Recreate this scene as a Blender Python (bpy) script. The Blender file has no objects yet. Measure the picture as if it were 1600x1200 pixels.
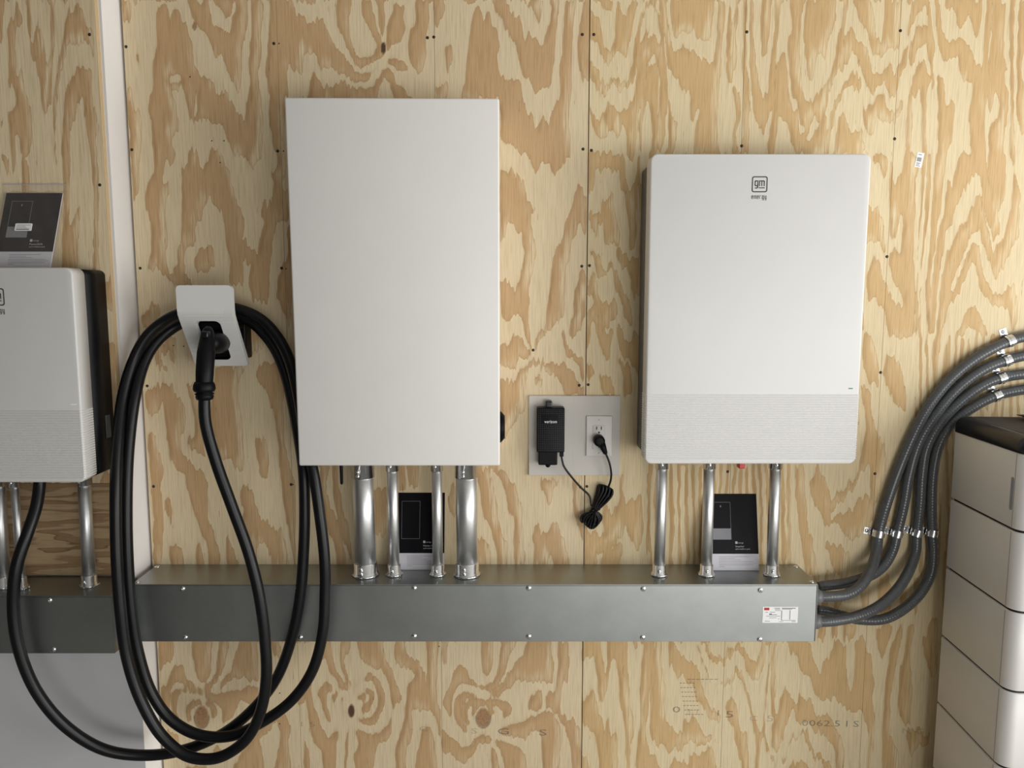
import bpy, bmesh, math, random
import numpy as np
from mathutils import Vector, Matrix
random.seed(7)
C = bpy.context.scene.collection
scn = bpy.context.scene
PI = math.pi
# ------------------------------------------------------------------ camera, light, exposure
D, ZC, F = 2.107, 1.5, 1202.0
PITCH = math.atan(0.1158)
cs, sn = math.cos(PITCH), math.sin(PITCH)
cd = bpy.data.cameras.new('camera'); cam = bpy.data.objects.new('camera', cd); C.objects.link(cam)
cam.location = (0, -D, ZC); cam.rotation_euler = (PI/2 - PITCH, 0, 0)
cd.sensor_fit = 'HORIZONTAL'; cd.sensor_width = 36; cd.lens = 36*F/1600; cd.clip_start = .02
scn.camera = cam
scn.view_settings.view_transform = 'Standard'; scn.view_settings.look = 'None'
scn.view_settings.gamma = 1; scn.view_settings.use_curve_mapping = False
scn.view_settings.exposure = -0.05
w = bpy.data.worlds.new('world'); scn.world = w; w.use_nodes = True
bg = w.node_tree.nodes['Background']; bg.inputs[0].default_value = (.86, .92, 1, 1); bg.inputs[1].default_value = .3

def area(name, loc, rot, sx, sy, power, col=(1, 1, 1)):
    l = bpy.data.lights.new(name, 'AREA'); l.shape = 'RECTANGLE'; l.size = sx; l.size_y = sy
    l.energy = power; l.color = col
    o = bpy.data.objects.new(name, l); C.objects.link(o); o.location = loc; o.rotation_euler = rot
    return o
# daylight through the open side on the right and the door opening behind the camera
area('daylight_side', (3.3, -2.0, 1.1), (PI/2, 0, PI/2), 3.2, 2.2, 128, (1, .985, .96))
area('daylight_front', (1.7, -4.2, .62), (PI/2+.1, 0, 0), 2.4, 1.2, 57, (1, .985, .96))

# ------------------------------------------------------------------ projection helpers
def W(px, py, Y=0.0):
    u = (px-800)/F; v = (600-py)/F
    t = (Y + D)/(cs + v*sn)
    return Vector((u*t, Y, ZC + t*(v*cs - sn)))
def proj(X, Y, Z):
    zc = (Y+D)*cs - (Z-ZC)*sn
    up = (Y+D)*sn + (Z-ZC)*cs
    return 800 + F*X/zc, 600 - F*up/zc

# ------------------------------------------------------------------ materials
def nodes(name):
    m = bpy.data.materials.new(name); m.use_nodes = True
    nt = m.node_tree; return m, nt, nt.nodes['Principled BSDF']
def N(nt, t, **k):
    n = nt.nodes.new(t)
    for a, b in k.items(): setattr(n, a, b)
    return n
def coords(nt, scale):
    tc = N(nt, 'ShaderNodeTexCoord'); mp = N(nt, 'ShaderNodeMapping'); mp.inputs['Scale'].default_value = scale
    nt.links.new(tc.outputs['Object'], mp.inputs['Vector']); return mp.outputs['Vector']
def noise(nt, vec, scale, detail=3, rough=.5):
    n = N(nt, 'ShaderNodeTexNoise'); n.inputs['Scale'].default_value = scale; n.inputs['Detail'].default_value = detail
    n.inputs['Roughness'].default_value = rough
    nt.links.new(vec, n.inputs['Vector']); return n.outputs['Fac']
def mth(nt, op, a, b=None, c=None, clamp=False):
    n = N(nt, 'ShaderNodeMath', operation=op); n.use_clamp = clamp
    for i, v in enumerate((a, b, c)):
        if v is None: continue
        if isinstance(v, (int, float)): n.inputs[i].default_value = v
        else: nt.links.new(v, n.inputs[i])
    return n.outputs[0]
def ramp(nt, fac, stops, interp='LINEAR'):
    r = N(nt, 'ShaderNodeValToRGB'); r.color_ramp.interpolation = interp
    e = r.color_ramp.elements
    while len(e) < len(stops): e.new(.5)
    for i, (p, c) in enumerate(stops):
        e[i].position = p; e[i].color = c if len(c) == 4 else (*c, 1)
    nt.links.new(fac, r.inputs[0]); return r.outputs[0]
def mixc(nt, fac, a, b, mode='MIX'):
    n = N(nt, 'ShaderNodeMix', data_type='RGBA', blend_type=mode)
    if isinstance(fac, (int, float)): n.inputs[0].default_value = fac
    else: nt.links.new(fac, n.inputs[0])
    for i, v in ((6, a), (7, b)):
        if isinstance(v, tuple): n.inputs[i].default_value = (*v[:3], 1)
        else: nt.links.new(v, n.inputs[i])
    return n.outputs[2]
def bump(nt, b, h, strength=.2, dist=.001):
    n = N(nt, 'ShaderNodeBump'); n.inputs['Strength'].default_value = strength; n.inputs['Distance'].default_value = dist
    nt.links.new(h, n.inputs['Height']); nt.links.new(n.outputs[0], b.inputs['Normal'])

def simple(name, col, rough=.5, metal=0, var=.06, vs=30, bmp=0, bs=300, spec=.5, coat=0):
    m, nt, b = nodes(name)
    v = coords(nt, (1, 1, 1)); f = noise(nt, v, vs, 4)
    lo = tuple(max(0, c*(1-var)) for c in col); hi = tuple(min(1, c*(1+var)) for c in col)
    nt.links.new(ramp(nt, f, [(.3, lo), (.7, hi)]), b.inputs['Base Color'])
    b.inputs['Roughness'].default_value = rough; b.inputs['Metallic'].default_value = metal
    b.inputs['Specular IOR Level'].default_value = spec
    b.inputs['Coat Weight'].default_value = coat
    if bmp: bump(nt, b, noise(nt, v, bs, 2), bmp)
    return m

def wood(name, light, tan, dark, horiz=False, procedural=False):
    m, nt, b = nodes(name)
    sc = (1, 1, .035) if not horiz else (.04, 1, 1)
    v = coords(nt, sc)
    jag = noise(nt, v, 85, 5, .68); fib = noise(nt, v, 330, 3, .6)
    v2 = coords(nt, (1, 1, .16) if not horiz else (.16, 1, 1)); mid = noise(nt, v2, 26, 4, .6)
    if procedural:
        vv = coords(nt, (1.1, 1, 9.0) if horiz else (8, 1, 1.1))
        ring = mth(nt, 'MULTIPLY', noise(nt, vv, 1.3, 3, .5), 9.0)
    else:
        at = N(nt, 'ShaderNodeAttribute', attribute_name='ring'); ring = at.outputs['Fac']
    dark2 = (tan[0]*.72, tan[1]*.66, tan[2]*.58)
    if procedural:
        r = mth(nt, 'FRACT', mth(nt, 'ADD', ring, mth(nt, 'MULTIPLY', jag, .5)))
        col = ramp(nt, r, [(0, light), (.44, light), (.50, tan), (.86, tan), (.955, dark), (.985, light)])
    else:
        r = mth(nt, 'ADD', ring, mth(nt, 'MULTIPLY', mth(nt, 'SUBTRACT', jag, .5), .85))
        r = mth(nt, 'ADD', r, mth(nt, 'MULTIPLY', mth(nt, 'SUBTRACT', mid, .5), .45))
        r = mth(nt, 'ADD', r, mth(nt, 'MULTIPLY', mth(nt, 'SUBTRACT', fib, .5), .75))
        edge = (tan[0]*.86, tan[1]*.82, tan[2]*.76)
        lt2 = tuple(c*.97 for c in light)
        col = ramp(nt, r, [(0, lt2), (.38, light), (.50, edge), (.62, tan), (1.0, tuple(c*1.03 for c in tan))])
    if not procedural:
        rm = N(nt, 'ShaderNodeAttribute', attribute_name='rim'); fd = N(nt, 'ShaderNodeAttribute', attribute_name='fade')
        fz = mth(nt, 'MULTIPLY', fd.outputs['Fac'], mth(nt, 'ADD', mth(nt, 'MULTIPLY', mth(nt, 'SUBTRACT', fib, .5), 3.5), .75), clamp=True)
        col = mixc(nt, fz, col, light)
        col = mixc(nt, mth(nt, 'MULTIPLY', rm.outputs['Fac'], .75, clamp=True), col, dark2)
    # fibre streaks
    s = ramp(nt, fib, [(.3, (.84, .81, .77)), (.5, (1, 1, 1)), (.72, (1.07, 1.07, 1.08))])
    col = mixc(nt, 1.0, col, s, 'MULTIPLY')
    # broad tone drift
    bt = ramp(nt, noise(nt, coords(nt, (1, 1, .6)), 2.4, 2), [(.3, (.93, .91, .89)), (.7, (1.03, 1.03, 1.03))])
    col = mixc(nt, 1.0, col, bt, 'MULTIPLY')
    # small dark checks
    ck = noise(nt, coords(nt, (1, 1, .09) if not horiz else (.09, 1, 1)), 120, 2, .7)
    k = mth(nt, 'MULTIPLY', mth(nt, 'GREATER_THAN', ck, .715), .5)
    col = mixc(nt, k, col, (.19, .105, .05))
    if not procedural:
        kn = N(nt, 'ShaderNodeAttribute', attribute_name='knot')
        kc = ramp(nt, noise(nt, coords(nt, (1, 1, 1)), 160, 3), [(.3, (.30, .17, .085)), (.7, (.46, .27, .14))])
        col = mixc(nt, mth(nt, 'MULTIPLY', kn.outputs['Fac'], 1.0, clamp=True), col, kc)
        kd = N(nt, 'ShaderNodeAttribute', attribute_name='pith')
        col = mixc(nt, mth(nt, 'MULTIPLY', kd.outputs['Fac'], 1.0, clamp=True), col, (.035, .02, .012))
    nt.links.new(col, b.inputs['Base Color'])
    b.inputs['Roughness'].default_value = .62; b.inputs['Specular IOR Level'].default_value = .25
    bump(nt, b, fib, .25, .0006)
    return m

LIGHT, TAN, DARK = (.77, .645, .415), (.62, .43, .215), (.36, .215, .10)
M = {}
M['ply'] = wood('plywood_face', LIGHT, TAN, DARK)
M['ply_grey_shade'] = wood('greyer_shaded_plywood_face', (.75, .625, .415), (.555, .375, .20), DARK)  # left-hand sheets, greyer, with the tone of the shade there put into the colour
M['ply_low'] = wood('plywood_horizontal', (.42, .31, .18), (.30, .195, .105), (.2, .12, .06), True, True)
def lam():
    m, nt, b = nodes('plywood_edge')
    g = N(nt, 'ShaderNodeNewGeometry'); sp = N(nt, 'ShaderNodeSeparateXYZ'); nt.links.new(g.outputs['Position'], sp.inputs[0])
    a = mth(nt, 'SINE', mth(nt, 'MULTIPLY', sp.outputs[1], 2*PI/.0062))
    nt.links.new(ramp(nt, mth(nt, 'ADD', mth(nt, 'MULTIPLY', a, .5), .5), [(.35, (.42, .27, .13)), (.6, (.78, .62, .38))]), b.inputs['Base Color'])
    b.inputs['Roughness'].default_value = .7; return m
M['ply_edge'] = lam()
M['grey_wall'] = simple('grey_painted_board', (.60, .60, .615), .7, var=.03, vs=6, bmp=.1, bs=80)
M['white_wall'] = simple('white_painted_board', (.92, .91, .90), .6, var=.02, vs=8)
M['screw_dark'] = simple('dark_screw_head', (.05, .035, .025), .5, .4)
def gal(name, lo, hi, rough, vs=22):
    m, nt, b = nodes(name); v = coords(nt, (1, 1, 1))
    n1 = noise(nt, v, vs, 4, .6); n2 = noise(nt, v, vs*7, 2)
    f = mth(nt, 'ADD', mth(nt, 'MULTIPLY', n1, .7), mth(nt, 'MULTIPLY', n2, .3))
    nt.links.new(ramp(nt, f, [(.35, lo), (.65, hi)]), b.inputs['Base Color'])
    b.inputs['Metallic'].default_value = 1
    nt.links.new(ramp(nt, n1, [(.3, (rough-.02,)*3), (.7, (rough+.02,)*3)]), b.inputs['Roughness'])
    return m
M['galv'] = gal('galvanised_sheet', (.36, .38, .375), (.395, .415, .41), .40, 9)
M['emt'] = gal('conduit_steel', (.66, .67, .67), (.74, .75, .75), .42, 25)
M['zinc'] = gal('bright_zinc', (.78, .79, .80), (.88, .89, .9), .22, 60)
M['white_metal'] = simple('white_powder_coat', (.79, .775, .745), .45, var=.01, vs=10, bmp=.04, bs=900)
M['white_plastic'] = simple('white_plastic', (.69, .685, .665), .42, var=.008, vs=10)
M['shell_shaded'] = simple('shaded_white_plastic', (.63, .625, .60), .42, var=.008, vs=10)  # white shell of the left unit, shade on its front put into the colour
M['black_plastic'] = simple('black_plastic', (.004, .004, .005), .45, var=.2, spec=.16)
M['black_rubber'] = simple('black_rubber_cable', (.005, .005, .006), .36, var=.2, vs=60, spec=.3)
M['black_gloss'] = simple('black_gloss_lid', (.006, .007, .010), .28, var=.2, spec=.4)
M['lid_top'] = simple('dark_matte_lid_top', (.055, .05, .045), .7, var=.15, vs=20, spec=.3)
M['dark_grey'] = simple('dark_grey_body', (.10, .10, .10), .5, var=.1)
M['flex'] = simple('grey_flexible_conduit', (.085, .090, .095), .24, var=.08, vs=60)
M['flex_end'] = simple('grey_conduit_fitting', (.16, .16, .17), .4, var=.08, vs=60)
M['ink'] = simple('dark_grey_print', (.045, .045, .045), .6)
M['black_print'] = simple('black_paper', (.004, .004, .006), .4, var=.1, spec=.12)
M['paper'] = simple('white_paper', (.62, .61, .66), .6, var=.02)
M['label'] = simple('white_label', (.86, .86, .86), .5, var=.02)
M['grey_print'] = simple('grey_print', (.23, .23, .25), .6)
M['pale_print'] = simple('pale_print', (.5, .5, .52), .6)
M['red'] = simple('red_plastic', (.5, .02, .02), .4)
M['green'] = simple('green_indicator', (.0, .22, .10), .4)
M['board'] = simple('pale_backing_board', (.56, .53, .48), .5, var=.05, vs=9)
M['outlet'] = simple('outlet_plastic', (.64, .62, .58), .35, var=.02)
M['slot'] = simple('dark_slot', (.01, .01, .01), .7)
M['cab'] = simple('cabinet_grey_paint', (.74, .725, .70), .42, var=.015, vs=8)
M['handle_grey'] = simple('handle_recess_grey', (.26, .27, .31), .5)
M['floor'] = simple('concrete_floor', (.42, .41, .39), .7, var=.2, vs=5, bmp=.2, bs=60)
M['ceiling'] = simple('ceiling_paint', (.45, .45, .44), .8)
M['room_wall'] = simple('dark_room_wall', (.10, .10, .10), .8)
def alpha(name, col, a, rough=.15):
    m, nt, b = nodes(name)
    f = noise(nt, coords(nt, (1, 1, 1)), 60, 3)
    nt.links.new(ramp(nt, f, [(.4, col), (.6, tuple(c*1.1 for c in col))]), b.inputs['Base Color'])
    b.inputs['Alpha'].default_value = a; b.inputs['Roughness'].default_value = rough
    return m
M['bag'] = alpha('clear_plastic_film', (.5, .46, .42), .13, .35)
M['stamp'] = alpha('faded_stamp_ink', (.10, .12, .13), .42, .8)
M['stamp_faint'] = alpha('very_faded_stamp_ink', (.12, .14, .15), .22, .8)
M['led'] = simple('white_indicator', (.95, .95, .95), .2)

# ------------------------------------------------------------------ object helpers
def wl(o):
    v = Vector((0, 0, 0))
    while o: v += o.location; o = o.parent
    return v
def obj(name, bm, m, parent=None, smooth=None, local=False, kind=None, label=None):
    if smooth is not None:
        for f in bm.faces: f.smooth = True
        for e in bm.edges:
            if len(e.link_faces) == 2 and e.calc_face_angle(0) > math.radians(smooth): e.smooth = False
    if parent is not None and not local:
        bmesh.ops.translate(bm, verts=bm.verts, vec=-wl(parent))
    me = bpy.data.meshes.new(name); bm.to_mesh(me); bm.free()
    for mm in (m if isinstance(m, (list, tuple)) else [m]): me.materials.append(mm)
    o = bpy.data.objects.new(name, me); C.objects.link(o)
    if parent is not None: o.parent = parent
    if kind: o['kind'] = kind
    if label: o['label'] = label
    return o
def thing(name, label, cat, loc=(0, 0, 0), group=None):
    o = bpy.data.objects.new(name, None); C.objects.link(o); o.location = loc
    o.empty_display_size = .05
    o['label'] = label; o['category'] = cat
    if group: o['group'] = group
    return o
def tag(o, label, cat, group=None):
    o['label'] = label; o['category'] = cat
    if group: o['group'] = group
    return o
def copymesh(src, name, parent, loc, rot=(0, 0, 0)):
    o = bpy.data.objects.new(name, src); C.objects.link(o); o.parent = parent
    o.location = Vector(loc) - (wl(parent) if parent else Vector()); o.rotation_euler = rot; return o

def box(bm, x0, x1, y0, y1, z0, z1, bev=0, seg=2, mi=0):
    t = bmesh.new()
    bmesh.ops.create_cube(t, size=1)
    for v in t.verts:
        v.co = Vector(((x0+x1)/2 + v.co.x*(x1-x0), (y0+y1)/2 + v.co.y*(y1-y0), (z0+z1)/2 + v.co.z*(z1-z0)))
    if bev: bmesh.ops.bevel(t, geom=t.edges[:], offset=bev, segments=seg, affect='EDGES', profile=.5)
    merge(bm, t, mi)
def merge(bm, t, mi=None):
    mp = {}
    for v in t.verts: mp[v] = bm.verts.new(v.co)
    for f in t.faces:
        try:
            nf = bm.faces.new([mp[v] for v in f.verts])
            nf.material_index = f.material_index if mi is None else mi; nf.smooth = f.smooth
        except ValueError: pass
    t.free()
def poly_prism(bm, pts, dirv, mi=0):
    """closed polygon pts (Vectors) extruded by dirv"""
    a = [bm.verts.new(p) for p in pts]; b = [bm.verts.new(Vector(p)+Vector(dirv)) for p in pts]
    n = len(a)
    fs = [bm.faces.new(a), bm.faces.new(b[::-1])]
    for i in range(n): fs.append(bm.faces.new((a[(i+1) % n], a[i], b[i], b[(i+1) % n])))
    for f in fs: f.material_index = mi
    return fs
def rrect(x0, x1, z0, z1, r, seg=6):
    pts = []
    for cx, cz, a0 in ((x1-r, z1-r, 0), (x0+r, z1-r, 90), (x0+r, z0+r, 180), (x1-r, z0+r, 270)):
        for i in range(seg+1):
            a = math.radians(a0 + 90*i/seg); pts.append((cx+r*math.cos(a), cz+r*math.sin(a)))
    return pts
def rprism(bm, x0, x1, z0, z1, r, y0, y1, bev=0, seg=6, mi=0):
    """rounded rect in XZ, front at y0 (towards camera) back at y1, front edge rounded by bev"""
    t = bmesh.new()
    P = rrect(x0, x1, z0, z1, r, seg); n = len(P)
    cx, cz = (x0+x1)/2, (z0+z1)/2
    def ring(y, inset):
        out = []
        for i, (x, z) in enumerate(P):
            px, pz = P[i-1]; qx, qz = P[(i+1) % n]
            tx, tz = qx-px, qz-pz; L = math.hypot(tx, tz) or 1
            out.append(t.verts.new((x - inset*tz/L, y, z + inset*tx/L)))
        return out
    rings = [ring(y1, 0)]
    if bev:
        for k in range(4):
            a = k/3*PI/2
            rings.append(ring(y0 + bev*(1-math.sin(a)), bev*(1-math.cos(a))))
    else: rings.append(ring(y0, 0))
    for a, b in zip(rings, rings[1:]):
        for i in range(n): t.faces.new((a[i], a[(i+1) % n], b[(i+1) % n], b[i]))
    t.faces.new(rings[0][::-1]); t.faces.new(rings[-1])
    bmesh.ops.recalc_face_normals(t, faces=t.faces)
    merge(bm, t, mi)
def cyl(bm, p0, p1, r0, r1=None, seg=24, cap=True, mi=0):
    tube(bm, [Vector(p0), Vector(p1)], [r0, r0 if r1 is None else r1], seg, cap, mi)
def tube(bm, pts, rad, seg=16, cap=True, mi=0):
    pts = [Vector(p) for p in pts]; n = len(pts)
    if isinstance(rad, (int, float)): rad = [rad]*n
    tan = []
    for i in range(n):
        a = pts[max(0, i-1)]; b = pts[min(n-1, i+1)]; tt = (b-a)
        tan.append(tt.normalized() if tt.length > 1e-9 else (tan[-1] if tan else Vector((0, 0, 1))))
    up = Vector((0, 1, 0)) if abs(tan[0].y) < .9 else Vector((1, 0, 0))
    nrm = (up - tan[0]*up.dot(tan[0])).normalized(); rings = []
    for i in range(n):
        nrm = (nrm - tan[i]*nrm.dot(tan[i])).normalized(); bi = tan[i].cross(nrm)
        rings.append([bm.verts.new(pts[i] + (nrm*math.cos(2*PI*k/seg) + bi*math.sin(2*PI*k/seg))*rad[i]) for k in range(seg)])
    fs = []
    for a, b in zip(rings, rings[1:]):
        for k in range(seg): fs.append(bm.faces.new((a[k], a[(k+1) % seg], b[(k+1) % seg], b[k])))
    if cap: fs.append(bm.faces.new(rings[0][::-1])); fs.append(bm.faces.new(rings[-1]))
    for f in fs: f.material_index = mi; f.smooth = True
def spline(ctrl, step=.01):
    """Catmull-Rom through control points, resampled"""
    P = [Vector(p) for p in ctrl]; P = [P[0]*2-P[1]] + P + [P[-1]*2-P[-2]]; out = []
    for i in range(1, len(P)-2):
        p0, p1, p2, p3 = P[i-1:i+3]; k = max(4, int((p2-p1).length/.002))
        t0 = 0; t1 = t0+max((p1-p0).length, 1e-6)**.5; t2 = t1+max((p2-p1).length, 1e-6)**.5; t3 = t2+max((p3-p2).length, 1e-6)**.5
        for j in range(k):
            t = t1+(t2-t1)*j/k
            A1 = p0*((t1-t)/(t1-t0))+p1*((t-t0)/(t1-t0)); A2 = p1*((t2-t)/(t2-t1))+p2*((t-t1)/(t2-t1)); A3 = p2*((t3-t)/(t3-t2))+p3*((t-t2)/(t3-t2))
            B1 = A1*((t2-t)/(t2-t0))+A2*((t-t0)/(t2-t0)); B2 = A2*((t3-t)/(t3-t1))+A3*((t-t1)/(t3-t1))
            out.append(B1*((t2-t)/(t2-t1))+B2*((t-t1)/(t2-t1)))
    out.append(P[-2])
    res = [out[0]]; acc = 0
    for a, b in zip(out, out[1:]):
        acc += (b-a).length
        if acc >= step: res.append(b); acc = 0
    if (res[-1]-out[-1]).length > step*.3: res.append(out[-1])
    return res
def strokes(bm, lines, wd, origin, ux, uz, th=.0004, mi=0):
    """draw flat polylines (u,v) as ribbons on the plane origin + u*ux + v*uz"""
    ux = Vector(ux); uz = Vector(uz); nrm = ux.cross(uz).normalized()
    for ln in lines:
        for (a, b) in zip(ln, ln[1:]):
            d = Vector((b[0]-a[0], b[1]-a[1]));
            if d.length < 1e-9: continue
            d.normalize(); q = Vector((-d.y, d.x))*wd/2; e = d*wd*.42
            c = [Vector(a)-e+q, Vector(a)-e-q, Vector(b)+e-q, Vector(b)+e+q]
            pts = [Vector(origin)+ux*p.x+uz*p.y for p in c]
            poly_prism(bm, pts, nrm*th, mi)
_tcache = {}
def text_bm(bm, s, size, pos, wscale=1.0, tilt=0, th=.0003, align='LEFT', mi=0, frame=None):
    """lettering in XZ plane facing -Y at pos (baseline start)"""
    key = (s, align)
    if key not in _tcache:
        cu = bpy.data.curves.new('t', 'FONT'); cu.body = s; cu.size = 1; cu.align_x = align; cu.resolution_u = 2
        o = bpy.data.objects.new('t', cu); C.objects.link(o)
        me = bpy.data.meshes.new_from_object(o)
        _tcache[key] = ([v.co.copy() for v in me.vertices], [list(p.vertices) for p in me.polygons])
        bpy.data.objects.remove(o); bpy.data.curves.remove(cu); bpy.data.meshes.remove(me)
    vs, ps = _tcache[key]
    R = Matrix.Rotation(tilt, 3, 'Y')
    if frame is None: ux, uz = R@Vector((1, 0, 0)), R@Vector((0, 0, 1))
    else: ux, uz = frame
    vv = [bm.verts.new(Vector(pos) + ux*(v.x*size*wscale) + uz*(v.y*size)) for v in vs]
    for p in ps:
        try: f = bm.faces.new([vv[i] for i in p]); f.material_index = mi
        except ValueError: pass

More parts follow.
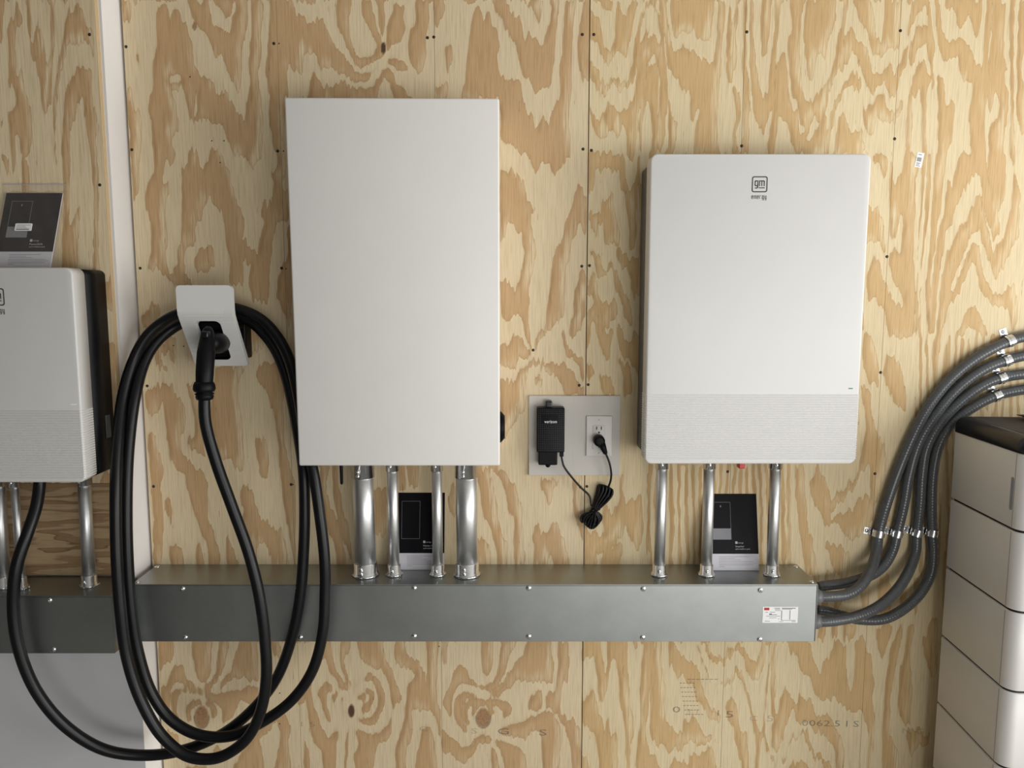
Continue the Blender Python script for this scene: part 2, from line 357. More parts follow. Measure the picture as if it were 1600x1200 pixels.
# colour figure of the plywood veneer: outlines of the tan latewood patches, in wall-plane units
# each region: x0, y0, scale, (x, y, w, h of the plain area), patches; 'L' starts a pale patch
VEN = [
(180,0,5.714,(188,0,262,205),["55,0 135,0 145,80 130,185 95,190 60,150",
"385,60 430,42 460,60 480,130 495,270 500,120 545,65 585,120 605,210 630,180 655,300 690,420 700,560 745,690 760,710 820,685 865,710 890,780 905,870 960,840 1010,890 1060,990 1130,1030 1150,1110 1165,1020 1165,910 1205,830 1205,700 1195,560 1215,300 1220,0 1330,0 1320,200 1300,330 1310,480 1290,560 1275,640 1280,760 1300,830 1310,960 1320,1060 1325,1200 970,1200 920,1110 850,1060 790,1040 770,1090 710,1095 670,1040 640,920 625,810 590,770 545,830 490,820 520,900 545,1000 570,1100 560,1200 330,1200 325,1060 290,980 310,850 335,720 340,560 370,420 375,250 365,160",
"L715,770 725,770 740,1000 715,1080 700,1040 712,900","L480,690 540,640 590,680 600,760 560,740 500,760",
"640,0 720,0 750,60 785,30 790,0 820,0 845,100 870,230 910,240 950,240 1010,310 1035,270 1050,140 1078,100 1080,0 1180,0 1175,200 1165,350 1135,400 1130,560 1130,660 1110,790 1085,810 1040,740 1020,680 980,600 960,480 925,480 905,560 890,500 860,400 830,330 790,280 740,240 700,160 680,90",
"895,0 1050,0 1030,120 990,180 960,100 900,30",
"1385,0 1560,0 1600,80 1600,600 1565,560 1530,600 1535,720 1545,870 1510,880 1515,1200 1375,1200 1370,1100 1365,950 1385,840 1350,700 1350,560 1365,400 1375,200",
"100,770 160,830 170,960 215,990 235,1080 240,1200 120,1200","185,480 210,500 210,580 190,560"]),
(180,200,5.714,(188,205,262,205),["125,0 230,0 235,120 215,280 210,450 215,590 165,640 150,400",
"330,0 515,0 500,80 520,160 540,230 530,300 490,330 455,250 435,330 425,420 425,490 470,470 485,560 455,620 460,720 450,800 460,950 465,1030 445,1100 450,1200 310,1200 325,1050 315,900 300,780 275,700 275,560 295,500 330,450 350,380 345,230 335,100",
"585,350 640,360 655,200 690,160 700,210 735,220 745,310 770,390 785,290 830,290 850,190 900,180 940,250 985,370 1030,440 1060,550 1100,680 1130,780 1160,870 1130,980 1190,1060 1260,1100 1260,1200 1030,1200 1000,1040 985,880 940,740 900,690 850,640 800,650 775,740 770,830 720,840 700,880 730,930 700,1020 640,1020 615,1080 610,1200 545,1200 560,1060 590,940 590,850 600,700 595,500",
"720,1100 760,1070 800,1110 820,1060 860,1040 885,1140 890,1200 700,1200",
"940,0 1310,0 1310,200 1280,260 1240,300 1225,350 1190,290 1160,230 1100,230 1060,240 1030,180 990,80",
"1390,0 1500,0 1530,400 1480,440 1500,540 1540,570 1545,820 1450,820 1430,950 1400,1050 1395,1200 1260,1200 1290,1020 1310,900 1340,810 1300,740 1310,640 1370,680 1400,600 1420,480 1380,380 1440,390 1450,250 1400,140"]),
(200,400,5.714,(188,410,290,190),["170,40 330,40 370,150 430,240 430,330 380,230 330,160 270,110 220,140 180,110",
"450,0 520,0 520,60 490,160 540,200 600,260 440,290 420,200 400,160 445,100","600,0 780,0 780,80 720,150 660,150 595,80",
"920,0 1020,0 1030,150 1030,270 900,270 910,100","1140,0 1280,0 1250,300 1240,430 1100,380 1080,250 1090,100",
"1370,120 1450,40 1460,400 1450,650 1400,560 1330,400 1340,250","230,440 290,460 300,520 210,640 120,600 110,520",
"270,790 340,740 420,720 420,850 340,870 290,900 300,980 380,1000 330,1050 260,990 240,880","360,900 440,890 420,950 380,940",
"780,980 1060,1000 1000,1060 1000,1200 770,1200","1150,1000 1390,900 1440,1200 1210,1200 1150,1080","1050,560 1140,640 1180,720 1250,800 1100,850 1050,700"]),
(220,580,3.871,(188,600,290,300),["60,110 190,85 215,150 270,230 270,320 240,380 240,460 280,540 340,590 400,650 405,760 400,870 430,980 470,1080 480,1200 415,1200 400,1060 350,930 310,850 285,740 270,640 240,590 180,550 160,430 150,300 135,200 70,270 30,210 25,130",
"40,365 90,410 120,520 140,600 120,700 135,850 135,1000 120,1200 75,1200 80,900 60,640","145,790 180,790 185,860 200,960 175,900 150,860",
"165,1050 210,1040 245,1080 270,1200 190,1200","340,1040 370,1050 385,1200 335,1200",
"240,0 330,0 320,90 345,180 355,330 380,430 395,520 340,490 290,480 275,430 330,400 330,300 300,150 270,60",
"440,60 450,0 605,0 590,100 590,190 610,290 620,420 630,520 615,600 560,580 545,510 480,530 450,400 420,250",
"595,760 620,685 680,740 710,860 760,930 850,950 880,1060 900,1200 800,1200 770,1060 700,1040 700,1200 640,1120 600,960 620,850",
"700,420 760,420 775,560 770,650 720,660 710,560 690,480",
"650,0 800,0 880,10 870,100 860,200 870,420 900,560 935,700 940,1200 905,1050 885,900 860,740 840,560 815,300 780,170 720,70","520,980 600,1200 520,1200"]),
(430,0,5.714,(450,0,232,160),["0,0 150,0 185,130 400,190 480,300 540,420 620,520 700,620 770,665 850,650 960,555 850,690 840,725 700,740 660,690 560,650 540,600 420,600 370,490 290,455 250,500 245,660 180,650 150,580 110,590 105,920 0,920",
"290,920 320,700 350,660 400,710 440,750 480,790 540,740 640,745 700,790 860,800 900,720 960,640 1000,610 1060,680 1090,780 1130,760 1180,810 1230,920 1060,920 1030,740 980,690 930,760 900,920",
"550,0 680,0 665,150 665,300 690,400 740,520 800,520 880,490 910,430 960,400 990,480 940,520 830,580 770,610 700,560 650,450 600,340 560,230 540,120",
"770,0 855,0 865,100 900,220 920,300 960,390 920,400 870,320 820,200 780,130","905,0 965,0 975,150 965,330 930,260 920,100",
"1040,20 1090,30 1160,80 1140,170 1165,260 1120,370 1030,400 1000,470 985,380 1000,260 1030,150 1060,100",
"1250,0 1365,0 1375,150 1350,350 1345,550 1320,640 1270,640 1240,590 1200,520 1190,420 1200,290 1260,200","980,540 1080,520 1150,560 1210,600 1140,640 1060,600"]),
(670,0,5.714,(678,0,243,210),["45,0 130,0 145,110 95,180 85,230 50,200","140,450 200,440 215,630 165,640","65,770 165,730 165,900 60,900",
"385,130 400,80 450,65 475,170 500,220 510,120 545,130 560,200 600,230 620,330 630,440 610,530 635,670 700,690 720,740 740,700 820,750 850,900 870,1020 920,1000 950,1170 970,1100 1000,1050 1050,1050 1075,1130 1110,940 1170,850 1170,620 1190,450 1210,200 1220,0 1320,0 1290,200 1275,500 1280,800 1250,1000 1250,1210 640,1210 640,900 280,900 325,720 330,580 355,450 375,250",
"575,0 690,0 720,100 790,140 830,220 850,350 890,280 940,360 1020,370 1060,280 1090,180 1100,0 1165,0 1150,300 1125,400 1115,520 1100,680 1070,790 1010,810 950,790 900,720 850,690 820,600 800,480 770,370 700,270 640,140 590,60",
"840,0 1035,0 1010,80 975,220 940,120 890,50","1370,50 1435,0 1435,400 1430,740 1370,700 1340,600 1330,400 1360,200"]),
(770,200,5.714,(778,208,236,194),["75,0 690,0 690,250 620,330 560,370 540,420 490,310 440,310 380,390 340,330 300,260 230,200 130,120 75,60",
"60,380 120,400 170,340 220,440 285,490 295,600 310,670 380,690 370,730 330,740 350,870 360,1000 385,1080 375,1200 290,1200 270,1080 260,940 200,890 140,850 105,950 60,1060",
"770,515 840,600 836,960 770,830 740,930 700,1040 690,1200 540,1200 560,1080 600,1020 640,890 680,760 725,650 730,590",
"855,180 900,200 960,240 1060,180 1120,220 1175,170 1180,330 1130,380 1080,360 1000,370 970,390 930,340 905,430 910,510 880,570 850,580",
"1120,370 1180,330 1185,440 1210,560 1240,540 1280,420 1300,200 1290,0 1320,0 1310,300 1310,450 1290,560 1280,700 1285,900 1265,1070 1220,1070 1215,860 1190,700 1160,560",
"985,650 1050,630 1070,510 1075,700 1100,780 1130,900 1140,1050 1080,1040 1000,1000 985,850 950,860 920,950 870,890 855,780 960,770",
"920,0 1040,0 1010,70 975,130 920,90","1080,0 1150,0 1150,80 1120,100","1190,0 1280,0 1280,150 1240,260 1210,160","1310,480 1350,500 1340,1200 1310,1200","870,1100 960,1110 960,1200 860,1200","1110,1080 1200,1120 1230,1200 1110,1200"]),
(770,400,5.4545,(778,402,236,340),["270,0 345,0 335,150 300,240 318,340 295,430 305,550 320,680 335,790 310,750 260,620 240,520 170,500 80,520 60,200 110,180 135,250 200,260 240,180 265,80",
"515,0 650,0 620,100 620,300 610,520 560,560 520,540 490,610 450,690 400,730 360,790 365,700 400,660 450,630 460,480 480,380 495,180",
"60,740 120,740 160,680 230,700 270,770 330,830 300,870 220,890 180,950 150,930 60,930",
"600,650 620,660 640,740 655,800 720,860 770,900 780,1070 760,1040 720,920 650,850 600,800 585,700",
"740,110 790,100 785,520 720,640 690,680 650,700 660,620 690,480 690,340 720,280",
"350,870 400,910 540,930 620,930 690,1010 700,1090 770,1100 780,1190 610,1190 590,1100 520,1020 440,980 370,910 300,960 280,1100 280,1300 60,1600 60,1060 180,1060 250,980","360,1020 420,1030 440,1080 370,1090",
"860,0 915,0 935,90 960,120 990,100 1010,50 1050,130 1080,250 1150,350 1170,440 1190,560 1180,600 1120,500 1090,380 1050,270 1020,100 980,160 900,170 870,60",
"800,260 860,130 885,200 890,330 940,420 990,440 1030,300 1050,400 1070,500 1040,540 990,620 920,560 870,440 850,290 800,310",
"800,480 850,400 880,500 930,600 990,680 1040,660 1010,760 990,900 940,860 910,720 870,560 840,520 830,700 800,820 790,800",
"1070,0 1190,0 1300,60 1300,330 1190,350 1180,200 1150,90 1110,120 1070,60","1070,560 1110,700 1180,750 1200,600 1250,700 1260,1100 1210,960 1150,850 1090,850 1060,700",
"1030,850 1090,920 1150,900 1180,1000 1190,1190 1120,1190 1110,1000 1050,900","800,900 870,1000 840,1080 800,1020","900,1000 1000,1040 1040,1120 1040,1190 930,1150"]),
(740,700,5.714,(742,735,270,155),["40,165 90,165 140,230 165,300 190,430 215,560 220,700 260,780 300,820 300,1080 215,1080 200,900 170,780 140,650 90,580 70,450 35,300",
"170,165 245,160 300,200 330,330 400,400 430,560 450,800 460,1080 375,1080 360,850 365,650 310,550 280,400 240,260","0,820 100,800 150,870 155,1080 0,1080",
"520,770 570,690 600,750 640,730 700,660 740,670 760,760 820,860 860,1080 740,1080 690,920 650,1080 530,1080 540,880","600,290 800,280 720,330 700,480 660,510 640,420 590,340",
"890,260 970,260 970,830 930,740 900,560 885,380",
"1150,540 1220,520 1235,610 1260,520 1330,400 1340,480 1420,480 1500,440 1520,700 1480,900 1440,900 1390,780 1350,650 1330,750 1280,820 1180,900 1110,990 1060,900 1030,860 980,880 980,720 1100,740 1130,800 1180,720 1150,640",
"980,900 1040,870 1080,940 1110,1080 980,1080","1180,920 1340,830 1330,930 1290,1080 1120,1080","1540,200 1600,200 1600,900 1560,1080 1540,900 1560,500","1300,260 1340,250 1350,330 1300,420"]),
(910,0,5.0,(921,0,269,241),["65,70 130,130 150,230 160,320 210,400 250,340 260,130 270,20 290,0 300,60 330,120 365,90 400,0 445,0 400,130 390,260 360,380 335,460 300,400 260,380 230,480 200,490 150,430 110,350 65,300",
"140,0 250,0 230,60 190,100 160,60",
"65,450 100,540 140,640 200,660 215,610 270,620 288,570 298,660 340,640 380,560 400,400 420,260 450,130 490,60 520,20 560,10 600,120 625,220 640,350 660,540 665,700 660,860 640,900 640,560 625,400 600,360 590,380 560,270 530,230 480,330 440,390 430,480 400,600 350,680 320,720 290,700 230,640 160,760 110,720 65,600",
"L500,80 545,30 575,80 600,200 620,330 590,350 560,260 520,220 470,300 440,340 455,200",
"50,860 80,900 120,960 160,930 210,770 260,880 320,880 380,800 410,680 430,540 450,400 510,300 560,270 620,380 635,600 640,860 640,1060 600,1210 585,1000 600,780 610,600 560,430 520,460 480,560 460,740 440,860 430,1000 410,1210 350,1210 350,1050 320,950 290,1100 250,1050 210,990 160,1110 110,1060 70,950",
"545,500 590,570 590,700 580,860 600,1000 590,1210 545,1210 540,900 515,780 490,820 470,950 460,1100 450,1210 440,1000 460,820 475,600 500,530",
"600,0 650,0 670,150 690,290 700,380 760,400 830,350 890,420 920,440 970,470 1000,520 1030,500 1050,350 1055,200 1060,0 1110,0 1110,150 1090,350 1080,560 1060,780 1050,900 1060,1210 870,1210 890,1000 915,900 915,830 870,900 850,930 840,700 810,680 775,720 740,600 700,590 670,480 650,300 610,100",
"690,0 1030,0 1020,180 1000,330 960,340 900,260 870,230 820,250 740,270 710,260 690,100","670,700 690,900 740,960 730,1210 670,1210",
"1140,0 1155,100 1170,200 1190,100 1210,0 1220,100 1200,250 1205,500 1170,640 1140,680 1125,500 1160,420 1120,440 1140,200","1170,680 1220,730 1240,860 1230,960 1200,1000 1210,1210 1170,1210 1180,980 1205,900",
"1260,0 1285,0 1280,500 1310,800 1300,1210 1250,1210 1260,700 1250,500","1310,0 1340,0 1330,300 1360,560 1400,760 1400,1000 1340,900 1310,600"]),
(1140,0,5.0,(1190,0,220,241),["215,0 330,0 315,250 280,430 240,480 215,360 235,200",
"165,0 185,0 180,300 200,600 220,760 260,800 300,700 310,560 330,400 355,250 350,0 395,0 390,200 360,380 350,600 350,740 310,900 260,1040 200,1080 160,900 140,600",
"365,480 440,410 450,560 465,720 490,860 530,900 555,1060 640,1090 680,1000 740,900 760,960 740,1210 500,1210 470,1000 440,940 380,930 340,1210 290,1210 330,900 355,740",
"470,0 570,0 560,150 545,350 555,600 560,700 600,780 640,790 700,740 760,660 800,560 830,450 850,300 870,200 900,0 930,0 900,180 880,350 860,520 800,650 770,760 760,860 700,930 660,900 640,960 600,1050 560,980 540,880 490,760 470,560 455,300 490,240 480,100",
"605,0 830,0 820,250 770,300 740,460 680,420 650,620 620,600 590,400 580,250 590,100",
"960,0 1100,0 1130,100 1150,300 1190,330 1210,100 1220,0 1340,0 1330,250 1320,400 1280,370 1230,390 1190,430 1130,410 1100,320 1090,240 1020,180 990,100",
"880,300 950,240 1010,330 1080,380 1100,480 1120,560 1190,570 1250,490 1280,570 1320,560 1380,400 1400,300 1400,450 1370,560 1320,640 1280,740 1240,700 1210,640 1150,700 1100,730 1060,640 1030,540 1000,500 1000,430 960,400 900,500 860,560 870,400",
"970,560 1020,620 1030,760 1060,880 1110,800 1150,790 1190,740 1220,800 1290,870 1340,780 1400,680 1400,800 1340,860 1290,960 1230,930 1200,960 1170,900 1140,960 1110,1060 1070,1040 1040,900 1030,700 920,690 870,760 830,860 800,1000 770,1210 740,1210 770,1000 800,850 850,740 900,660",
"850,930 890,900 920,960 960,1040 1010,1060 1030,980 1040,1130 1100,1210 820,1210 840,1050"]),
(1350,0,5.0,(1410,0,200,241),["380,0 500,0 520,100 540,250 555,420 540,480 530,560 520,440 490,330 500,200 480,30 430,110 370,200 350,300 340,200",
"360,340 410,240 460,200 500,240 520,380 540,560 545,700 530,700 520,480 490,340 460,320 420,400 380,480 360,560 350,460",
"450,440 490,500 520,620 500,680 480,760 490,1210 450,1210 450,900 440,640 410,740 380,760 380,600 420,500",
"545,0 580,0 600,120 620,250 640,330 700,310 770,310 820,370 860,440 870,520 930,520 940,300 960,0 1000,0 990,200 970,450 970,700 940,900 950,1210 840,1210 830,1000 810,960 840,800 850,660 780,640 740,560 735,430 700,450 670,480 620,460 590,400 570,250",
"620,0 930,0 910,200 885,300 850,220 830,120 750,230 720,180 715,70 640,40","570,600 610,620 650,840 690,740 710,850 700,1000 650,1210 580,1210 580,900",
"1010,60 1020,0 1110,0 1090,250 1090,430 1120,480 1090,560 1100,650 1130,700 1120,930 1100,1000 1080,1210 980,1210 970,1050 1000,960 1050,920 1070,800 1030,730 990,850 980,900 970,750 990,400",
"1145,0 1180,0 1170,300 1165,600 1170,900 1180,1210 1140,1210 1145,700 1140,300","1210,0 1280,0 1280,330 1220,500 1230,640 1280,700 1280,1050 1210,1000 1190,850 1200,300",
"300,440 350,320 330,520 290,600","330,960 365,640 380,1000 350,1210 330,1210"]),
(1350,230,4.138,(1350,241,260,285),["60,0 150,0 150,150 130,200 100,110 60,90","0,340 80,400 130,500 140,690 100,610 0,590",
"165,0 180,120 190,260 240,180 275,0 375,0 335,230 328,450 320,700 330,950 320,1240 275,1240 250,930 190,870 160,780 170,700 210,660 230,670 260,500 240,400 200,620 170,550 165,300",
"20,800 70,700 110,800 150,920 190,1000 250,1010 270,1100 280,1240 170,1240 130,1040 100,1010 60,930 20,1010",
"385,0 405,0 390,250 370,450 350,700 345,1240 330,1240 345,700 360,450","415,0 435,0 430,250 415,450 400,560 370,820 370,1240 355,1240 365,780 395,450",
"470,0 540,0 510,250 480,480 460,620 430,800 430,1240 410,1240 400,900 430,560 450,250",
"540,240 570,250 590,140 640,0 780,0 800,250 830,330 860,380 870,430 880,540 840,600 810,500 790,400 770,310 750,160 720,170 680,220 620,340 580,430 530,550 500,740 480,880 440,1240 425,1240 440,900 460,700 500,500 530,300",
"800,0 920,0 910,330 870,380 820,300 800,180",
"945,0 980,0 955,400 900,550 850,650 830,680 810,560 790,480 770,310 730,310 700,400 640,500 590,560 530,700 500,850 460,1240 490,1240 530,1030 570,860 640,700 690,560 740,530 780,640 810,760 850,860 900,780 940,700 1000,560 1010,300",
"700,600 740,620 760,740 790,880 850,960 900,950 940,880 970,900 1000,1100 960,1180 930,1030 870,1040 800,1000 750,900 730,780 700,740 650,860 590,960 530,1080 500,1240 520,1040 580,900 630,790 660,700",
"590,1240 640,1090 690,1030 740,1080 790,1170 800,1240 740,1240 690,1130 650,1180"]),
(1230,500,3.079,(1230,526,200,370),["370,60 400,70 420,130 440,200 440,320 400,300 370,240 360,150",
"350,300 400,330 410,480 430,560 470,600 480,700 430,900 400,860 400,700 350,720 330,800 260,870 210,920 190,860 210,960 320,900 380,840 420,900 400,1000 300,1060 230,970 180,1000 160,930 130,890 100,790 150,700 220,860 330,760 360,640 380,500",
"480,160 540,220 570,330 570,440 520,420 490,330 460,240","40,700 80,700 90,900 100,1000 130,1100 150,1240 90,1240 60,1000 40,850","180,1080 260,1090 300,1140 300,1240 240,1240","0,700 15,700 20,1240 0,1240","460,900 500,950 450,1100 420,1240 380,1240 400,1100"]),
(0,0,4.138,(-80,0,240,430),["-80,0 25,0 20,140 10,280 -20,300 -60,500 -80,500",
"100,0 110,30 135,70 150,180 110,150 100,340 110,420 105,520 140,480 170,620 200,700 210,800 205,920 190,990 130,990 130,900 100,880 100,1100 80,1100 65,900 50,720 70,720 105,700 100,590 60,540 60,400 50,200 60,140 100,110",
"170,0 195,0 200,250 215,260 230,180 270,190 300,400 330,350 330,0 350,0 350,300 340,430 330,640 290,740 270,690 255,500 210,350 180,200",
"420,110 450,75 470,120 500,20 530,90 560,160 605,200 615,410 590,330 560,260 530,300 430,290 410,420 380,560 360,720 350,900 375,1150 350,1000 340,700 370,450 400,290 415,200",
"410,700 430,570 470,490 520,435 590,460 600,620 625,800 620,950 635,1100 640,1780 600,1780 610,1300 590,1000 560,800 530,640 500,640 490,760 450,830 450,950 450,1300 440,1780 400,1780 415,1200 400,960",
"0,780 30,800 20,830 0,800","0,980 60,1040 50,1150 20,1060","140,1010 190,1050 190,1700 150,1500","430,1500 520,1300 500,1780 430,1780"]),
(240,1000,6.0,(235,1000,240,220),["45,0 190,0 185,180 90,250 60,300",
"130,420 190,250 270,240 310,370 400,430 460,445 530,400 590,300 600,150 615,0 710,0 700,130 640,280 590,400 520,470 440,470 360,450 300,420 240,380 200,400 150,460 150,640 190,770 140,720 70,600 75,440",
"360,60 370,0 550,0 545,200 520,350 470,400 420,360 390,300 370,180",
"820,0 970,0 985,350 900,370 850,330 760,350 660,420 600,470 650,360 720,290 760,180",
"160,500 230,460 340,465 460,495 560,500 600,490 540,540 440,520 330,490 250,490 220,560 215,680 250,800 200,740 165,620",
"620,500 760,475 830,480 860,430 980,420 980,530 880,600 820,570 770,640 740,720 680,760 640,780 650,640 560,570 490,550",
"300,640 350,580 420,560 460,590 520,580 600,640 610,700 560,740 540,700 550,640 480,610 440,610 380,620 340,680 350,740 400,800 330,760 300,700",
"1090,640 1190,690 1250,740 1290,840 1260,900 1300,1300 1120,1300 1180,1000 1190,860 1150,740 1060,860 950,980 990,960 1020,1050 1040,1300 860,1300 800,1100 900,950 1000,840",
"1100,20 1180,20 1200,130 1170,200 1130,100","100,830 230,900 240,1000 150,930","540,1040 600,990 650,1030 600,1060","760,1150 850,1080 870,1300 740,1300","1330,560 1440,500 1440,560 1380,610","300,1190 500,1190 520,1300 290,1300"]),
(450,1000,6.0,(475,1000,213,220),["330,0 395,0 420,150 450,280 500,370 570,450 620,490 580,480 480,420 400,300 350,180 300,210 280,180",
"490,0 590,0 580,130 520,150 530,290 570,380 620,430 680,390 760,300 840,350 880,440 915,530 880,680 820,790 740,800 660,760 640,740 760,740 830,660 855,540 820,430 790,370 720,380 640,450 560,400 510,300 480,150",
"640,0 885,0 910,130 950,250 1000,380 1040,450 1075,540 1010,590 990,670 975,600 960,480 920,340 880,260 800,250 740,200 690,190 660,120",
"600,840 700,860 770,890 860,870 940,790 970,700 975,860 930,950 850,960 810,1080 790,1300 640,1300 610,1080 650,1050 660,960 640,880",
"990,0 1075,0 1110,120 1170,190 1240,230 1280,270 1290,400 1310,530 1300,400 1300,0 1420,0 1400,200 1385,400 1400,600 1440,700 1440,950 1410,860 1380,700 1330,650 1180,660 1160,640 1160,740 1180,800 1150,930 1110,980 1100,1300 1030,1300 1000,1050 1050,900 1090,750 1110,560 1120,400 1185,370 1190,310 1110,250 1010,200",
"1210,1050 1260,850 1330,810 1370,900 1380,1080 1420,1300 1190,1300",
"270,520 320,440 370,385 410,430 500,450 570,500 480,460 400,460 360,490 360,600 390,700 420,780 370,750 330,650 300,560",
"400,520 470,490 540,500 480,510 440,560 440,620 490,680 550,670 540,690 470,670 430,600","490,540 530,530 510,580 550,600 500,590","640,530 710,500 740,530 730,570 690,590 700,560 660,560",
"660,470 740,450 800,480 815,530 790,600 770,660 700,690 680,640 750,590 770,520 730,480",
"155,350 215,330 220,550 270,700 310,800 380,930 450,850 490,860 460,950 430,1300 340,1300 320,1050 260,980 200,830 180,640 150,500","0,720 40,800 120,790 140,900 200,1050 210,1300 40,1300 20,950",
"540,900 590,790 560,900 550,1300 520,1300","0,560 150,500 150,570 80,610"]),
(680,1000,6.0,(688,1000,220,220),["65,0 110,0 105,230 65,230","430,0 550,0 540,200 490,350 450,290 430,100",
"620,0 770,0 700,120 670,260 620,370 560,440 500,480 430,460 350,430 250,400 200,460 160,520 150,620 160,760 130,700 65,590 130,450 170,300 220,235 280,260 330,350 400,410 460,430 530,400 580,310 600,200",
"870,0 1080,0 1110,200 1090,390 1000,410 860,380 760,380 700,450 640,470 590,530 500,520 640,400 680,320 760,220 830,110",
"180,560 250,485 350,490 430,520 380,520 290,540 240,600 240,700 270,800 330,850 270,860 200,780 170,660",
"250,620 330,560 400,550 500,560 600,570 680,580 725,640 700,700 640,740 640,650 560,610 530,640 480,590 400,580 330,610 290,660 300,740 370,800 300,790 250,700",
"340,640 380,600 450,590 530,650 570,660 550,700 520,710 490,630 420,620 370,660 360,740 345,700","870,590 910,500 960,470 1010,500 1010,630 920,655 880,640",
"1150,0 1250,0 1260,200 1240,370 1200,420 1170,520 1170,650 1230,730 1370,820 1365,1300 1300,1300 1270,1000 1220,830 1160,700 1100,650 1040,620 1040,500 1130,460 1150,250",
"700,800 800,780 900,720 1040,660 1130,720 1170,820 1180,950 1140,1300 1010,1300 1000,900 950,830 880,880 860,920 700,900 600,870 640,820",
"60,830 130,900 200,960 250,1010 330,1000 380,930 440,880 510,900 560,940 650,960 780,1010 860,1100 860,1300 670,1300 620,1050 540,950 500,970 400,960 350,1080 270,1150 200,1140 140,1080 65,1040","520,990 570,1040 620,1300 530,1300"]),
(900,1000,6.0,(907,1000,245,220),["55,0 215,0 240,120 270,300 285,330 290,100 300,0 470,0 490,300 500,560 530,680 540,850 510,1050 510,1300 475,1300 465,900 440,700 410,540 410,330 370,190 330,170 310,400 260,540 220,560 200,320 170,150 100,130 55,200",
"55,570 110,490 150,420 190,540 215,680 250,760 262,910 300,720 320,850 340,910 370,800 385,900 390,1300 230,1300 200,1000 180,880 110,800 55,780","530,0 590,0 560,120",
"640,0 720,0 730,120 700,350 680,600 650,800 650,900 680,1010 690,1080 760,1120 810,1300 560,1300 570,1000 600,800 600,520 610,300",
"745,0 815,0 800,250 830,430 840,600 835,780 920,820 930,910 1000,900 1000,790 1070,760 1100,720 1150,800 1200,880 1320,900 1350,980 1290,920 1220,960 1150,1000 1090,950 1040,960 990,1040 910,1020 860,1080 800,970 730,970 690,870 700,600 715,300",
"880,0 930,20 990,150 1060,210 1150,290 1180,400 1200,560 1240,620 1340,650 1360,740 1240,720 1180,600 1110,480 1040,370 980,330 940,340 890,200 870,270 865,100",
"1110,20 1170,110 1210,250 1260,380 1290,420 1380,400 1450,360 1500,290 1500,350 1400,430 1290,445 1230,350 1180,200","1200,20 1250,100 1290,170 1380,180 1460,60 1490,80 1420,200 1370,240 1290,240 1230,120",
"1060,1300 1060,1090 1180,1080 1240,1010 1300,1060 1340,1300","900,1120 1000,1140 1060,1190 1060,1300 850,1300","1400,600 1460,520 1500,600 1500,850 1430,760","50,1070 110,1120 140,1300 50,1300"]),
(1130,1000,6.0,(1148,1000,176,220),["0,150 60,60 130,40 190,60 250,150 300,210 350,120 365,0 395,0 385,200 350,370 300,340 270,340 220,220 160,110 110,120 50,200 0,240",
"0,390 60,320 120,250 180,310 220,430 250,550 270,680 310,850 360,880 385,740 390,560 400,400 420,200 430,0 440,0 430,250 410,500 395,700 390,900 420,1020 490,1110 540,1130 590,1040 620,940 700,860 740,810 790,880 830,990 880,1080 960,1160 1090,1300 1010,1300 920,1180 850,1080 800,960 740,850 690,900 620,980 570,1140 490,1150 410,1060 370,900 340,940 335,1300 300,1300 310,1000 290,850 250,700 230,560 190,430 150,350 110,330 30,400",
"460,0 490,0 490,300 490,480 480,600 500,700 450,680 445,400",
"615,0 800,0 830,150 880,280 905,320 950,210 1000,180 1040,50 1090,20 1165,60 1165,600 1090,560 1040,520 980,590 900,560 860,480 830,400 780,310 720,270 690,160 620,90",
"540,510 620,480 680,630 720,460 760,530 840,600 890,740 940,740 1015,700 1050,800 1140,1000 1120,1300 1080,1300 1040,1000 950,940 860,830 740,730 700,740 650,660 600,780 560,900 510,1020 460,1000 450,800 520,640",
"10,600 80,530 130,640 150,800 220,870 240,1080 240,1300 190,1300 140,1000 90,820 10,700","560,1300 700,1100 790,1140 860,1300","0,1060 70,1070 80,1300 0,1300"]),
(1270,880,3.752,(1322,900,150,320),["190,360 260,360 245,420 215,470 195,420",
"120,540 150,455 185,490 195,640 215,745 240,700 250,460 290,440 320,520 350,570 360,700 345,800 365,920 360,1050 340,1300 315,1300 330,1000 290,860 200,860 130,790 60,800 20,750 20,650 100,580",
"370,370 470,370 450,450 410,560 380,480","490,400 530,360 510,500 480,620 450,800 460,900 440,1000 500,1100 520,1300 410,1300 410,1000 420,750 440,600 460,480",
"555,370 600,360 570,500 575,640 585,750 570,950 520,900 500,800 510,640 545,500","620,420 640,440 660,560 690,660 730,640 730,300 680,350 670,450","545,980 600,970 660,1000 690,980 680,1050 590,1110 560,1100","150,960 165,1050 185,1300 140,1300 80,1040 100,960",
"250,60 330,40 320,300 300,330 280,200","380,100 440,60 470,200 440,340 390,260","520,60 560,40 540,300 510,330","590,60 620,40 620,200 600,330"]),
(470,720,5.161,(478,722,264,170),["160,0 240,0 200,200 230,350 280,450 320,560 360,760 370,870 300,870 270,650 200,500 160,250","250,0 300,0 300,180 330,350 390,560 420,760 400,760 340,600 290,420 260,250",
"590,260 690,230 690,600 600,600","860,0 960,0 950,200 870,220","780,0 840,0 850,220 790,250","1180,300 1240,180 1250,500 1200,400"]),
]

